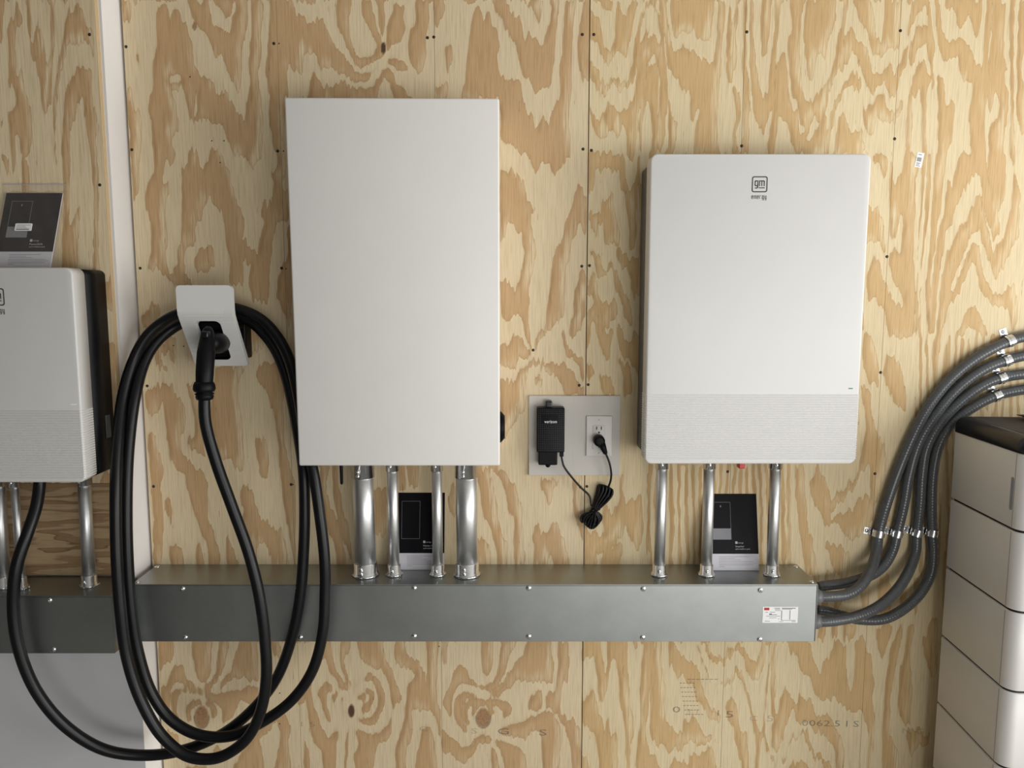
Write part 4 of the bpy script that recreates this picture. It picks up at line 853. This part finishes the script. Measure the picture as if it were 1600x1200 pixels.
# ------------------------------------------------------------------ guides leaning behind the conduits
def booklet(label, xr, w, h, zb, ytop, ybot, title, device, plain):
    L = math.sqrt(h*h-(ytop-ybot)**2)
    t = thing('guide_booklet', label, 'booklet', (xr-w/2, ybot, zb), 'black and white guide booklets')
    th = math.atan2(ytop-ybot, L); t.rotation_euler = (-th, 0, 0)
    x0, x1 = -w/2, w/2
    bm = bmesh.new(); box(bm, x0, x1, .0002, .003, 0, h); obj('pages', bm, M['paper'], t, local=True)
    bm = bmesh.new(); box(bm, x0, x1, -.0003, .0002, h*.215, h); obj('cover_print', bm, M['black_print'], t, local=True, label='glossy black upper part of the cover')
    bm = bmesh.new(); fr = (Vector((1, 0, 0)), Vector((0, 0, 1)))
    a0, a1, b0, b1 = x0+w*.13, x0+w*.5, h*.40, h*.89
    for (p, q, r, s) in ((a0, a1, b0, b0+.0007), (a0, a1, b1-.0007, b1), (a0, a0+.0007, b0, b1), (a1-.0007, a1, b0, b1)): box(bm, p, q, -.0006, -.0003, r, s)
    if device: box(bm, a0, a1, -.0005, -.0003, b0, b0+h*.145); box(bm, (a0+a1)/2-.0015, (a0+a1)/2+.0015, -.0006, -.0003, b1-.014, b1-.009)
    obj('device_picture', bm, M['grey_print'], t, local=True, label='thin grey outline drawing of a wall unit')
    bm = bmesh.new(); tx = x0+w*.57
    box(bm, tx, tx+.006, -.0006, -.0003, h*.345, h*.345+.0065); text_bm(bm, 'energy', .0055, (tx+.0075, -.0006, h*.35), 1, frame=fr)
    text_bm(bm, title, .0075, (tx, -.0006, h*.30), 1, frame=fr); text_bm(bm, 'quick installation guide', .0052, (tx, -.0006, h*.27), .85, frame=fr)
    obj('lettering', bm, M['pale_print'], t, local=True)
    bm = bmesh.new()
    for k, (u0, u1) in enumerate([(.25, .8), (.25, .55), (.25, .66), (.25, .9), (.25, .95), (.25, .9), (.25, .35)]):
        z = h*(.175-.021*k); box(bm, x0+w*u0, x0+w*u1, -.0001, .0002, z, z+.0009)
    obj('small_print', bm, M['grey_print'], t, local=True)
    return t
p = W(1187, 892, -.055)
booklet('guide booklet below the large logo unit, grey block on its drawing', W(1186, 892, -.05).x, .148, .21, TZ1+.001, -.001, -.052, 'Inverter', True, False)
booklet('black and white guide booklet behind the thin conduits under the plain enclosure', W(694, 890, -.05).x, .138, .212, TZ1+.001, -.001, -.047, 'Home Hub', False, False)
bk = booklet('black guide booklet in a clear bag on top of the left charging unit', -1.138, .142, .205, LZ1+.001, -.116, -.192, 'PowerShift', True, True)
# clear bag round the left guide
th = math.atan2(-.116+.192, math.sqrt(.205**2-.076**2))
t = thing('plastic_bag', 'clear flat plastic bag around the guide on the left charging unit', 'bag', (-1.209, -.192, LZ1+.001)); t.rotation_euler = (-th, 0, 0)
bm = bmesh.new(); gx = 14
for side, yy in ((0, -.003), (1, .0055)):
    vs = [[bm.verts.new((-.082+.160*i/gx, yy+.0012*math.sin(i*1.7+j)*(1-side*2)*-1, .002+.231*j/gx)) for j in range(gx+1)] for i in range(gx+1)]
    for i in range(gx):
        for j in range(gx): bm.faces.new((vs[i][j], vs[i+1][j], vs[i+1][j+1], vs[i][j+1]))
obj('film', bm, M['bag'], t, smooth=60, local=True)
bm = bmesh.new(); box(bm, -.082, .078, -.0052, -.0044, .226, .2275); obj('seal', bm, M['pale_print'], t, local=True)
bm = bmesh.new(); rprism(bm, -.030, .012, .098, .118, .002, -.0058, -.0046); sk = obj('sticker', bm, M['label'], t, local=True, label='small white printed sticker on the bag')
bm = bmesh.new()
for k, (u0, u1, hh) in enumerate([(-.026, .008, .0008), (-.026, -.004, .0008), (-.026, .0, .0008), (-.026, .006, .003)]): box(bm, u0, u1, -.0061, -.0058, .1130-.0036*k-(.002 if k == 3 else 0), .1130-.0036*k+hh-(.002 if k == 3 else 0))
obj('print', bm, M['grey_print'], sk, local=True)

# ------------------------------------------------------------------ cable holster
HX0, HX1 = -.843, -.703
t = thing('cable_holster', 'small white bent wall holster with a dark opening holding the charging plug', 'holster', (-.773, 0, 1.31))
P0 = Vector((0, -.165, 1.524)); P1 = Vector((0, -.163, 1.452)); P2 = Vector((0, -.064, 1.312))
bm = bmesh.new()
def shell_pt(x, s):    # s: 0..1 upper, 1..2 lower
    q = P0.lerp(P1, s) if s <= 1 else P1.lerp(P2, s-1); return Vector((x, q.y, q.z))
L2 = (P2-P1).length; L1 = (P1-P0).length; Lt = L1+L2
def at_len(x, l):
    # smooth bend
    def raw(l): return shell_pt(x, l/L1) if l < L1 else shell_pt(x, 1+(l-L1)/L2)
    k = .010; 
    if abs(l-L1) < k: return (raw(max(0, l-k)) + raw(l)*2 + raw(min(Lt, l+k)))/4
    return raw(l)
N_ = 12
outer = rrect(HX0, HX1, -Lt, 0, .011, N_)
hx0, hx1, hl0, hl1 = -.806, -.742, L1+.022, L1+.150
inner = rrect(hx0, hx1, -hl1, -hl0, .014, N_)
# resample outer so that the shell follows the bend: rings between inner and outer
n = len(outer); rings = []
K = 10
def mk(off):
    rr = []
    for k in range(K+1):
        f = k/K; rr.append([bm.verts.new(at_len(i[0]*(1-f)+o[0]*f, -(i[1]*(1-f)+o[1]*f)) + Vector((0, off, 0))) for i, o in zip(inner, outer)])
    return rr
# densify polygons (straight runs) first
def dens(P, m):
    out = []
    for i in range(len(P)):
        a, b = P[i], P[(i+1) % len(P)]
        for j in range(m): out.append((a[0]+(b[0]-a[0])*j/m, a[1]+(b[1]-a[1])*j/m))
    return out
def dens2(A, B):
    oa, ob = [], []
    for i in range(len(A)):
        m = 14 if (i % (N_+1)) == N_ else 1
        for P, o in ((A, oa), (B, ob)):
            a, b = P[i], P[(i+1) % len(P)]
            for j in range(m): o.append((a[0]+(b[0]-a[0])*j/m, a[1]+(b[1]-a[1])*j/m))
    return oa, ob
inner, outer = dens2(inner, outer)
f_ = mk(0); b_ = mk(.017); n = len(inner)
for k in range(K):
    for i in range(n):
        j = (i+1) % n
        bm.faces.new((f_[k][i], f_[k][j], f_[k+1][j], f_[k+1][i])); bm.faces.new((b_[k][i], b_[k+1][i], b_[k+1][j], b_[k][j]))
for i in range(n):
    j = (i+1) % n
    bm.faces.new((f_[K][i], f_[K][j], b_[K][j], b_[K][i])); bm.faces.new((f_[0][i], b_[0][i], b_[0][j], f_[0][j]))
bmesh.ops.recalc_face_normals(bm, faces=bm.faces)
obj('shell', bm, M['white_plastic'], t, smooth=35)
bm = bmesh.new(); nr = 30
for k in range(nr):
    l = L1-.004 + (Lt-.02-L1)*k/nr
    for (a, b) in ([(HX0+.001, HX1-.001)] if l < hl0-.002 else [(HX0+.001, hx0-.001), (hx1+.001, HX1-.001)]):
        q0, q1 = at_len(a, l), at_len(a, l+.0022); dirn = Vector((0, -.0006, -.0003))
        poly_prism(bm, [q0, Vector((b, q0.y, q0.z)), Vector((b, q1.y, q1.z)), q1], dirn)
obj('rib_band', bm, M['white_plastic'], t, kind='stuff')
bm = bmesh.new()   # socket behind the opening (open tray)
ca, cb = at_len(0, hl0-.003), at_len(0, hl1+.003)
for (x0, x1) in ((hx0-.006, hx0-.001), (hx1+.001, hx1+.006)):
    poly_prism(bm, [Vector((x0, ca.y+.015, ca.z)), Vector((x0, cb.y+.012, cb.z)), Vector((x0, -.004, cb.z)), Vector((x0, -.004, ca.z))], (x1-x0, 0, 0))
box(bm, hx0-.006, hx1+.006, -.012, -.001, cb.z, ca.z+.01); box(bm, hx0-.006, hx1+.006, ca.y+.012, -.001, ca.z, ca.z+.004)
box(bm, hx0-.006, hx1+.006, cb.y+.02, -.001, cb.z-.003, cb.z)
obj('socket', bm, M['black_plastic'], t)
bm = bmesh.new(); box(bm, -.826, -.712, -.05, -.001, 1.33, 1.432, .004); box(bm, -.822, -.714, -.112, -.049, 1.412, 1.430, .003)
obj('hook_block', bm, M['black_plastic'], t, label='black bracket behind the shell')

# ------------------------------------------------------------------ charging cable
CR = .0142
def P(l): return [W(x, y, Y) for (x, y, Y) in l]
path = P([(319, 618, -.245), (321, 660, -.25), (337, 720, -.25), (362, 790, -.25), (388, 862, -.25), (405, 930, -.25), (414, 1000, -.25), (416, 1060, -.25), (406, 1115, -.25), (383, 1157, -.25),
          (340, 1184, -.25), (295, 1182, -.25), (255, 1152, -.25), (222, 1098, -.25), (199, 1030, -.25), (188, 950, -.25), (182, 860, -.245), (181, 770, -.23), (183.5, 700, -.20), (192, 620, -.15), (208, 565, -.12), (230, 525, -.11), (261, 499, -.10), (300, 484, -.10), (340, 478, -.10),
          (385, 487, -.095), (413, 503, -.095), (436, 530, -.10), (453, 565, -.11), (466, 620, -.125), (478, 690, -.155), (490, 740, -.175), (499, 800, -.185), (507, 870, -.19), (508, 930, -.19), (504, 990, -.195), (487, 1050, -.20), (455, 1095, -.205), (410, 1128, -.21),
          (360, 1150, -.21), (310, 1148, -.21), (268, 1125, -.21), (237, 1083, -.21), (216, 1020, -.21), (205, 950, -.21), (199, 860, -.205), (198, 770, -.19), (201, 700, -.17), (211, 620, -.14), (226, 565, -.10), (244, 535, -.075), (273, 511, -.052), (305, 497, -.05), (345, 492, -.05),
          (388, 501, -.05), (412, 521, -.05), (431, 548, -.055), (446, 585, -.065), (458, 635, -.085), (467, 685, -.12), (474, 735, -.16), (476, 800, -.17), (474, 870, -.172), (468, 940, -.174), (455, 1000, -.174), (432, 1060, -.172), (398, 1105, -.170), (350, 1145, -.17), (290, 1171, -.18), (230, 1180, -.19), (165, 1172, -.22), (105, 1137, -.25),
          (58, 1082, -.27), (30, 1015, -.28), (21, 950, -.28), (26, 885, -.275), (44, 830, -.25), (57, 790, -.22), (62, 755, -.20), (62, 735, -.20)])
tc = thing('charging_cable', 'long looped thick black charging cable hanging over the white holster', 'cable', W(319, 618, -.245))
bm = bmesh.new(); tube(bm, spline(path, .010), CR, 18); obj('cord', bm, M['black_rubber'], tc)
# connector handle
hb = Vector((-.768, -.245, W(319, 611, -.245).z)); hx = W(319, 611, -.245).x
bm = bmesh.new()
sp = spline([W(326, 512, -.185), W(324, 528, -.200), W(322, 552, -.222), W(320, 580, -.240), W(319, 604, -.245)], .004)
n = len(sp); rad = [np.interp(i/(n-1), [0, .06, .2, .45, .8, 1], [.008, .0135, .0175, .0215, .0208, .0195]) for i in range(n)]
tube(bm, sp, rad, 28)
obj('connector_handle', bm, M['black_plastic'], tc, smooth=60)
bm = bmesh.new(); e = sp[-1]; z = Vector((0, 0, 1))
tube(bm, [e+z*.012, e+z*.004, e-z*.006, e-z*.012, e-z*.0125, e-z*.016, e-z*.0162, e-z*.019, e-z*.0192, e-z*.024, e-z*.0242, e-z*.031, e-z*.033],
     [.0215, .0255, .0265, .0235, .019, .019, .0225, .0225, .019, .0215, .0215, .0195, .015], 28)
obj('strain_relief', bm, M['black_plastic'], tc, smooth=40)
bm = bmesh.new(); na = W(330, 536, -.190); nb = Vector((-.770, -.035, 1.374))
tube(bm, [na+Vector((0, -.012, .004)), na, na.lerp(nb, .25), na.lerp(nb, .5), na.lerp(nb, .51), nb], [.012, .0215, .0275, .0285, .026, .026], 28)
obj('connector_nose', bm, M['black_plastic'], tc, smooth=40)
bm = bmesh.new(); a = W(321, 524, -.218); box(bm, a.x-.009, a.x+.009, -.226, -.205, a.z-.006, a.z+.010, .003); obj('release_button', bm, M['black_gloss'], tc, smooth=40)

# ------------------------------------------------------------------ backing board, outlet, adapter
bb = thing('backing_board', 'pale rectangular board behind the outlet and the black adapter', 'board', (.1, 0, 1.0))
bm = bmesh.new()
for (a0, a1) in ((826.5, 895.3), (895.8, 968)):
    a, b = W(a0, 618.5, -.010), W(a1, 743, -.010); box(bm, a.x, b.x, -.010, -.0002, b.z, a.z, .0012, 2)
obj('plate', bm, M['board'], bb)
ot = thing('wall_outlet', 'white wall outlet with a round black plug in its lower socket', 'outlet', W(936, 713, -.01))
a, b = W(916.3, 650, -.0145), W(956, 713, -.0145)
bm = bmesh.new(); rprism(bm, a.x, b.x, b.z, a.z, .002, -.0155, -.0101, .002, 3); obj('cover_plate', bm, M['outlet'], ot, smooth=40)
a, b = W(926, 664.5, -.016), W(945, 702, -.016)
bm = bmesh.new(); rprism(bm, a.x, b.x, b.z, a.z, .0015, -.0172, -.0150, .0008, 3); so = obj('socket_face', bm, M['outlet'], ot, smooth=40)
bm = bmesh.new()
for dy in (0, 22.5):
    for x in (932.2, 939.6): sbox(bm, x-.7, 666.5+dy, x+.7, 671.5+dy, -.0173)
    p = W(936, 675.8+dy, -.0173); cyl(bm, (p.x, -.0176, p.z), (p.x, -.017, p.z), .0024, seg=14)
obj('slots', bm, M['slot'], so)
bm = bmesh.new()
for yy in (656, 708): p = W(936, yy, -.0155); cyl(bm, (p.x, -.0166, p.z), (p.x, -.0150, p.z), .0022, seg=12)
obj('screw', bm, M['outlet'], ot)

ad = thing('power_adapter', 'black perforated box with white lettering, corded to the outlet', 'adapter', W(861, 707, -.01))
AY = -.048
a, b = W(839, 637.5, AY), W(882, 707, AY)
bm = bmesh.new(); rprism(bm, a.x, b.x, b.z, a.z, .003, AY, -.016, .002, 3); obj('case', bm, M['black_plastic'], ad, smooth=40)
bm = bmesh.new(); nx_, nz_ = 14, 23
for i in range(nx_):
    for j in range(nz_):
        if 3 <= j <= 7 and 2 <= i <= 10: continue
        x = a.x+.0045+(b.x-a.x-.009)*i/(nx_-1); z = a.z-.0055-(a.z-b.z-.011)*j/(nz_-1)
        box(bm, x-.0006, x+.0006, AY-.0004, AY+.0002, z-.0006, z+.0006)
obj('perforation', bm, M['dark_grey'], ad, kind='stuff')
bm = bmesh.new(); p = W(860.5, 660.5, AY); text_bm(bm, 'verizon', .0125, (p.x, AY-.0009, p.z-.001), .92, align='CENTER')
obj('lettering', bm, M['label'], ad, label='small white lettering')
bm = bmesh.new(); a1, b1 = W(841.5, 707, -.04), W(871, 727, -.04); box(bm, a1.x, b1.x, -.040, -.0105, b1.z, a1.z+.004, .003)
q = W(856, 727, -.03); cyl(bm, (q.x, -.036, q.z+.002), (q.x, -.020, q.z+.002), .007, seg=20)
obj('wall_bracket', bm, M['black_plastic'], ad)
bm = bmesh.new(); q = W(858, 632, -.035); box(bm, q.x-.0085, q.x+.0085, -.036, -.0105, q.z-.012, q.z+.009, .003); obj('clip', bm, M['black_gloss'], ad)
bm = bmesh.new(); q = W(877.5, 710, -.035); box(bm, q.x-.0055, q.x+.0055, -.040, -.028, q.z-.006, q.z+.008, .0015)
obj('cable_boot', bm, M['black_plastic'], ad)
# cord: box -> bundle -> plug
r = .0029
bm = bmesh.new()
tube(bm, spline(P([(877, 712, -.034), (881, 728, -.034), (893, 745, -.03), (909, 763, -.022), (921, 775, -.022), (924, 790, -.024)]), .004), r, 10)
tube(bm, spline(P([(946, 707, -.035), (953, 726, -.035), (955, 745, -.03), (951, 760, -.022), (944, 772, -.02)]), .004), r, 10)
obj('cord', bm, M['black_rubber'], ad)
bm = bmesh.new()
nb_ = 12
for k in range(nb_):
    f = k/(nb_-1); wq = 925+9*f; y = -.008-.0062*(k % 3)-.0012*(k % 2)
    tp = (937+18*f, 757+7*f*f); bt = (935-26*f, 817+10*math.sin(PI*min(1, f*1.15)))
    tube(bm, spline(P([(wq, 796, y), (tp[0]-5, tp[1]+14, y), (tp[0]-2, tp[1]+2, y), (tp[0]+1, tp[1], y-.002), (tp[0]+2, tp[1]+8, y-.005), (wq+3, 794, y-.006), (bt[0]+5, bt[1]-10, y-.004), (bt[0]+1, bt[1]-1, y-.002), (bt[0]-1.5, bt[1]-4, y), (bt[0]+1, bt[1]-12, y), (wq-1, 799, y)]), .004), r*1.05, 8)
obj('cord_bundle', bm, M['black_rubber'], ad)
bm = bmesh.new(); p = W(929.5, 797, -.02); tube(bm, [Vector((p.x-.014, -.024, p.z-.003)), Vector((p.x, -.036, p.z)), Vector((p.x+.013, -.024, p.z+.003)), Vector((p.x, -.004, p.z)), Vector((p.x-.014, -.02, p.z-.003))], .0022, 8)
obj('twist_tie', bm, M['black_plastic'], ad)
bm = bmesh.new(); q = W(937, 690, -.045)
tube(bm, [(q.x, -.0175, q.z), (q.x, -.040, q.z), (q.x, -.045, q.z), (q.x, -.046, q.z)], [.0155, .0155, .0135, .009], 28)
e0 = q+Vector((.006, .009, -.006)); e1 = W(946, 708, -.036)
tube(bm, [e0, e0.lerp(e1, .5), e1, e1+Vector((.0005, 0, -.003))], [.0105, .0085, .006, .004], 16)
obj('plug', bm, M['black_plastic'], ad, smooth=40)

# ------------------------------------------------------------------ small barcode sticker on the wall
p = W(1436.5, 250, 0)
bs = thing('wall_sticker', 'tiny white barcode sticker on the plywood at upper right', 'sticker', (p.x, 0, p.z)); bs.rotation_euler = (0, math.radians(10), 0)
bm = bmesh.new(); box(bm, -.0095, .0095, -.0006, -.0001, -.0195, .0195); obj('paper', bm, M['label'], bs, local=True)
bm = bmesh.new()
for k in range(7): box(bm, -.0065+k*.0017, -.0065+k*.0017+.0008, -.0008, -.0006, -.004, .0065)
for z, w_ in ((.013, .009), (-.009, .010), (-.012, .008), (-.016, .010)): box(bm, -.006, -.006+w_, -.0008, -.0006, z, z+.0012)
obj('print', bm, M['ink'], bs, local=True)

# ------------------------------------------------------------------ flexible grey conduits and straps
FLX = [
 ('grey flexible conduit, outermost and highest of the four at the right', [(1279, 932, -.115), (1293, 932, -.115), (1322, 929, -.105), (1343, 917, -.09), (1362, 887, -.06), (1369, 862, -.03), (1372.5, 833, -.0155), (1385, 787, -.018), (1404, 733, -.018), (1427, 679, -.018), (1452, 633, -.018), (1485, 592, -.018), (1527, 558, -.018), (1577, 533, -.0155), (1610, 524, -.0155), (1700, 512, -.0155), (2400, 492, -.0155)]),
 ('grey flexible conduit, second from the top where the four leave the frame', [(1279, 917, -.05), (1290, 915, -.05), (1322, 911, -.045), (1360, 899, -.04), (1381, 883, -.03), (1395, 858, -.02), (1401, 833, -.0155), (1412, 787, -.018), (1420, 742, -.018), (1435, 692, -.018), (1460, 650, -.018), (1493, 610, -.018), (1535, 578, -.018), (1572, 563, -.0155), (1610, 554, -.0155), (1700, 543, -.0155), (2400, 527, -.0155)]),
 ('grey flexible conduit, third from the top where the four leave the frame', [(1277, 971, -.115), (1292, 971, -.115), (1335, 964, -.10), (1372, 948, -.08), (1402, 921, -.06), (1420, 892, -.04), (1430, 862, -.02), (1432, 833, -.0155), (1437, 787, -.018), (1440, 742, -.018), (1447, 700, -.018), (1466, 664, -.018), (1496, 631, -.018), (1532, 604, -.018), (1564, 590.5, -.0155), (1610, 583, -.0155), (1700, 574, -.0155), (2400, 561, -.0155)]),
 ('grey flexible conduit, innermost and lowest of the four, nearest the cabinet', [(1277, 953, -.05), (1290, 955, -.05), (1315, 962, -.05), (1343, 968, -.05), (1381, 967, -.05), (1414, 950, -.04), (1439, 925, -.03), (1454, 896, -.02), (1458, 862, -.017), (1456, 832, -.0155), (1455, 787, -.018), (1458, 733, -.018), (1468, 692, -.018), (1488, 661, -.018), (1519, 637, -.018), (1557, 618, -.0155), (1610, 607, -.0155), (1700, 598, -.0155), (2400, 588, -.0155)])]
FR = .0143
for (lab, pts) in FLX:
    P3 = P(pts); t = thing('flexible_conduit', lab, 'conduit', P3[0], 'grey flexible conduits leaving the trough')
    sp = spline(P3, .00125); rad = [FR + .00017*(1 if (i//2) % 2 else -1) for i in range(len(sp))]
    bm = bmesh.new(); tube(bm, sp, rad, 20); obj('hose', bm, M['flex'], t)
    bm = bmesh.new(); o = Vector((TX1+.0018, P3[0].y, P3[0].z)); X = Vector((1, 0, 0))
    tube(bm, [o, o+X*.019, o+X*.0215, o+X*.022, o+X*.026], [FR+.0055, FR+.0055, FR+.004, FR+.0022, FR+.0016], 28); obj('fitting', bm, M['flex_end'], t, smooth=40)
def strap(label, x, y, ang):
    """one-hole strap; ang = direction from conduit to tab in the wall plane"""
    p = W(x, y, -.0155); t = thing('pipe_strap', label, 'strap', (p.x, 0, p.z), 'one-hole straps on the flexible conduits'); t.rotation_euler = (0, -ang, 0)
    wd = .0095; ro, ri = FR+.0022, FR+.0009; cy = -.0155
    bm = bmesh.new(); prof = []
    # local: +X towards tab, z along the conduit
    A = [math.radians(a) for a in range(-30, 200, 12)]
    out = [(-math.cos(a)*ro, cy-math.sin(a)*ro) for a in A]; inn = [(-math.cos(a)*ri, cy-math.sin(a)*ri) for a in A]
    out += [(ro+.0012, -.0018)]; inn += [(ro-.0006, -.0004)]
    out += [(ro+.018, -.0018)]; inn += [(ro+.018, -.0004)]
    for a, b, c_, d in zip(out, out[1:], inn, inn[1:]):
        pts = [Vector((a[0], a[1], -wd)), Vector((b[0], b[1], -wd)), Vector((d[0], d[1], -wd)), Vector((c_[0], c_[1], -wd))]
        poly_prism(bm, pts, (0, 0, 2*wd))
    # raised bead around the bow
    out2 = [(-math.cos(a)*(ro+.0009), cy-math.sin(a)*(ro+.0009)) for a in A[2:-1]]; o1 = [(-math.cos(a)*(ro-.0002), cy-math.sin(a)*(ro-.0002)) for a in A[2:-1]]
    for a, b, c_, d in zip(out2, out2[1:], o1, o1[1:]):
        pts = [Vector((a[0], a[1], -.0022)), Vector((b[0], b[1], -.0022)), Vector((d[0], d[1], -.0022)), Vector((c_[0], c_[1], -.0022))]
        poly_prism(bm, pts, (0, 0, .0044))
    bmesh.ops.remove_doubles(bm, verts=bm.verts, dist=1e-5); bmesh.ops.recalc_face_normals(bm, faces=bm.faces)
    obj('band', bm, M['zinc'], t, local=True, smooth=30)
    o = bpy.data.objects.new('screw', PAN); C.objects.link(o); o.parent = t; o.location = (ro+.0105, -.0018, 0); o.scale = (.8, .8, .8)
    return t
def A(dx, dy): return math.atan2(-dy, dx)
for i, (x, y, dx, dy) in enumerate([(1372.5, 833, -17, -2), (1401, 833, -16, -3), (1432, 832, -16, -4), (1456, 832, -16, -2)]):
    strap(['leftmost strap of the lower row of four, its screw tab fully visible', 'second strap from the left in the lower row of four', 'third strap from the left in the lower row of four', 'rightmost strap of the lower row of four, nearest the cabinet'][i], x, y, A(dx, dy))
for i, (x, y, dx, dy) in enumerate([(1577, 533, -5.5, -14), (1572, 563, -5, -14), (1564, 590.5, -5, -14), (1557, 618, -6, -14)]):
    strap(['topmost bright strap of the four in the upper right column', 'second strap from the top in the upper right column', 'third strap from the top in the upper right column', 'lowest strap of the upper right column, just above the cabinet'][i], x, y, A(dx, dy))

# ------------------------------------------------------------------ battery cabinet
CY = -.062
zl = [W(1490, 650.5, CY).z, W(1490, 674, CY).z, W(1485, 778, CY).z, W(1477, 885, CY).z, W(1469, 992, CY).z, W(1461, 1096, CY).z]
hm = zl[3]-zl[4]; zl += [zl[5]-hm]; zl += [.03]
cxp = W(1479, 860, CY).x
cb = thing('battery_cabinet', 'tall pale grey stacked battery cabinet with black lid at the right edge', 'cabinet', (cxp, CY, 0)); cb.rotation_euler = (0, 0, -.054)
def plan(x0, x1, y0, y1, rf, rb, seg=8):
    pts = []
    for (cx_, cy_, a0, r) in ((x1-rb, y1-rb, 0, rb), (x0+rb, y1-rb, 90, rb), (x0+rf, y0+rf, 180, rf), (x1-rf, y0+rf, 270, rf)):
        for i in range(seg+1):
            a = math.radians(a0+90*i/seg); pts.append((cx_+r*math.cos(a), cy_+r*math.sin(a)))
    return pts
CW, CDp = .62, .313
def slab(bm, z0, z1, ins=0, bev=.0015):
    rs = []
    for (z, i2) in ((z0, ins+bev), (z0+bev, ins), (z1-bev, ins), (z1, ins+bev)):
        rs.append([bm.verts.new((x, y, z)) for x, y in plan(i2, CW-i2, -CDp+i2, -i2, .030-i2, .006)])
    n = len(rs[0])
    for a, b in zip(rs, rs[1:]):
        for i in range(n): bm.faces.new((a[i], a[(i+1) % n], b[(i+1) % n], b[i]))
    bm.faces.new(rs[0][::-1]); bm.faces.new(rs[-1])
bm = bmesh.new(); slab(bm, .0, zl[1], .006); obj('core', bm, M['slot'], cb, smooth=40, local=True)
for k in range(1, 7):
    bm = bmesh.new(); top = zl[k]-(.0034 if k > 1 else .0005); bot = zl[k+1]+(.0034 if k < 6 else 0); slab(bm, bot, top)
    md = obj('battery_module', bm, M['cab'], cb, smooth=40, local=True)
    bm = bmesh.new(); box(bm, -.0002, .0010, -.2835, -.2815, bot+.002, top-.002); obj('crease', bm, M['handle_grey'], md, local=True)
    if k == 1:
        bm = bmesh.new(); za, zb_ = W(1590, 745, CY-.27).z, W(1588, 796, CY-.27).z
        ptsr = rrect(-.2795, -.268, zb_, za, .005, 5); poly_prism(bm, [Vector((-.0006, y, z)) for y, z in ptsr], (.003, 0, 0))
        obj('handle_recess', bm, M['handle_grey'], md, local=True, label='narrow rounded blue-grey grip recess')
bm = bmesh.new(); rs = []; lr = .024
for k in range(9):
    a = k/8*PI/2; z = zl[0]-lr+lr*math.sin(a); i2 = lr*(1-math.cos(a))-.001
    rs.append([bm.verts.new((x, y, z)) for x, y in plan(i2, CW-i2, -CDp+i2, -i2*.1, .030-i2, .006)])
base_r = [bm.verts.new((x, y, zl[1]+.0005)) for x, y in plan(-.001, CW+.001, -CDp-.001, 0, .031, .006)]
rs = [base_r]+rs; n = len(base_r)
for a, b in zip(rs, rs[1:]):
    for i in range(n): bm.faces.new((a[i], a[(i+1) % n], b[(i+1) % n], b[i]))
bm.faces.new(rs[0][::-1]); bm.faces.new(rs[-1])
ld = obj('lid', bm, M['black_gloss'], cb, smooth=40, local=True, label='rounded glossy black lid')
bm = bmesh.new(); rs = [[bm.verts.new((x, y, z)) for x, y in plan(.026, CW-.026, -CDp+.026, -.006, .02, .006)] for z in (zl[0]-.001, zl[0]+.0006)]
for i in range(n): bm.faces.new((rs[0][i], rs[0][(i+1) % n], rs[1][(i+1) % n], rs[1][i]))
bm.faces.new(rs[1]); obj('lid_top', bm, M['lid_top'], ld, local=True)
# dark tray lying on the lid, mostly outside the frame
p = W(1590, 654, CY-.06); zt = zl[0]+.0006
td = thing('dark_tray', 'small dark object with a pointed edge lying on the black lid', 'tray', (p.x+.09, CY-.09, zt))
bm = bmesh.new(); tt = bmesh.new()
bmesh.ops.create_cube(tt, size=1)
for v in tt.verts:
    top = v.co.z > 0; s = 1.0 if top else .62; v.co = Vector((v.co.x*.18*s, v.co.y*.09*s, .012 if top else 0))
bmesh.ops.bevel(tt, geom=tt.edges[:], offset=.0025, segments=2, affect='EDGES'); merge(bm, tt)
obj('dish', bm, M['dark_grey'], td, smooth=40, local=True)
bm = bmesh.new(); box(bm, -.07, .07, -.03, .03, .012, .0135, .0005, 1); obj('insert', bm, M['black_plastic'], td, local=True)
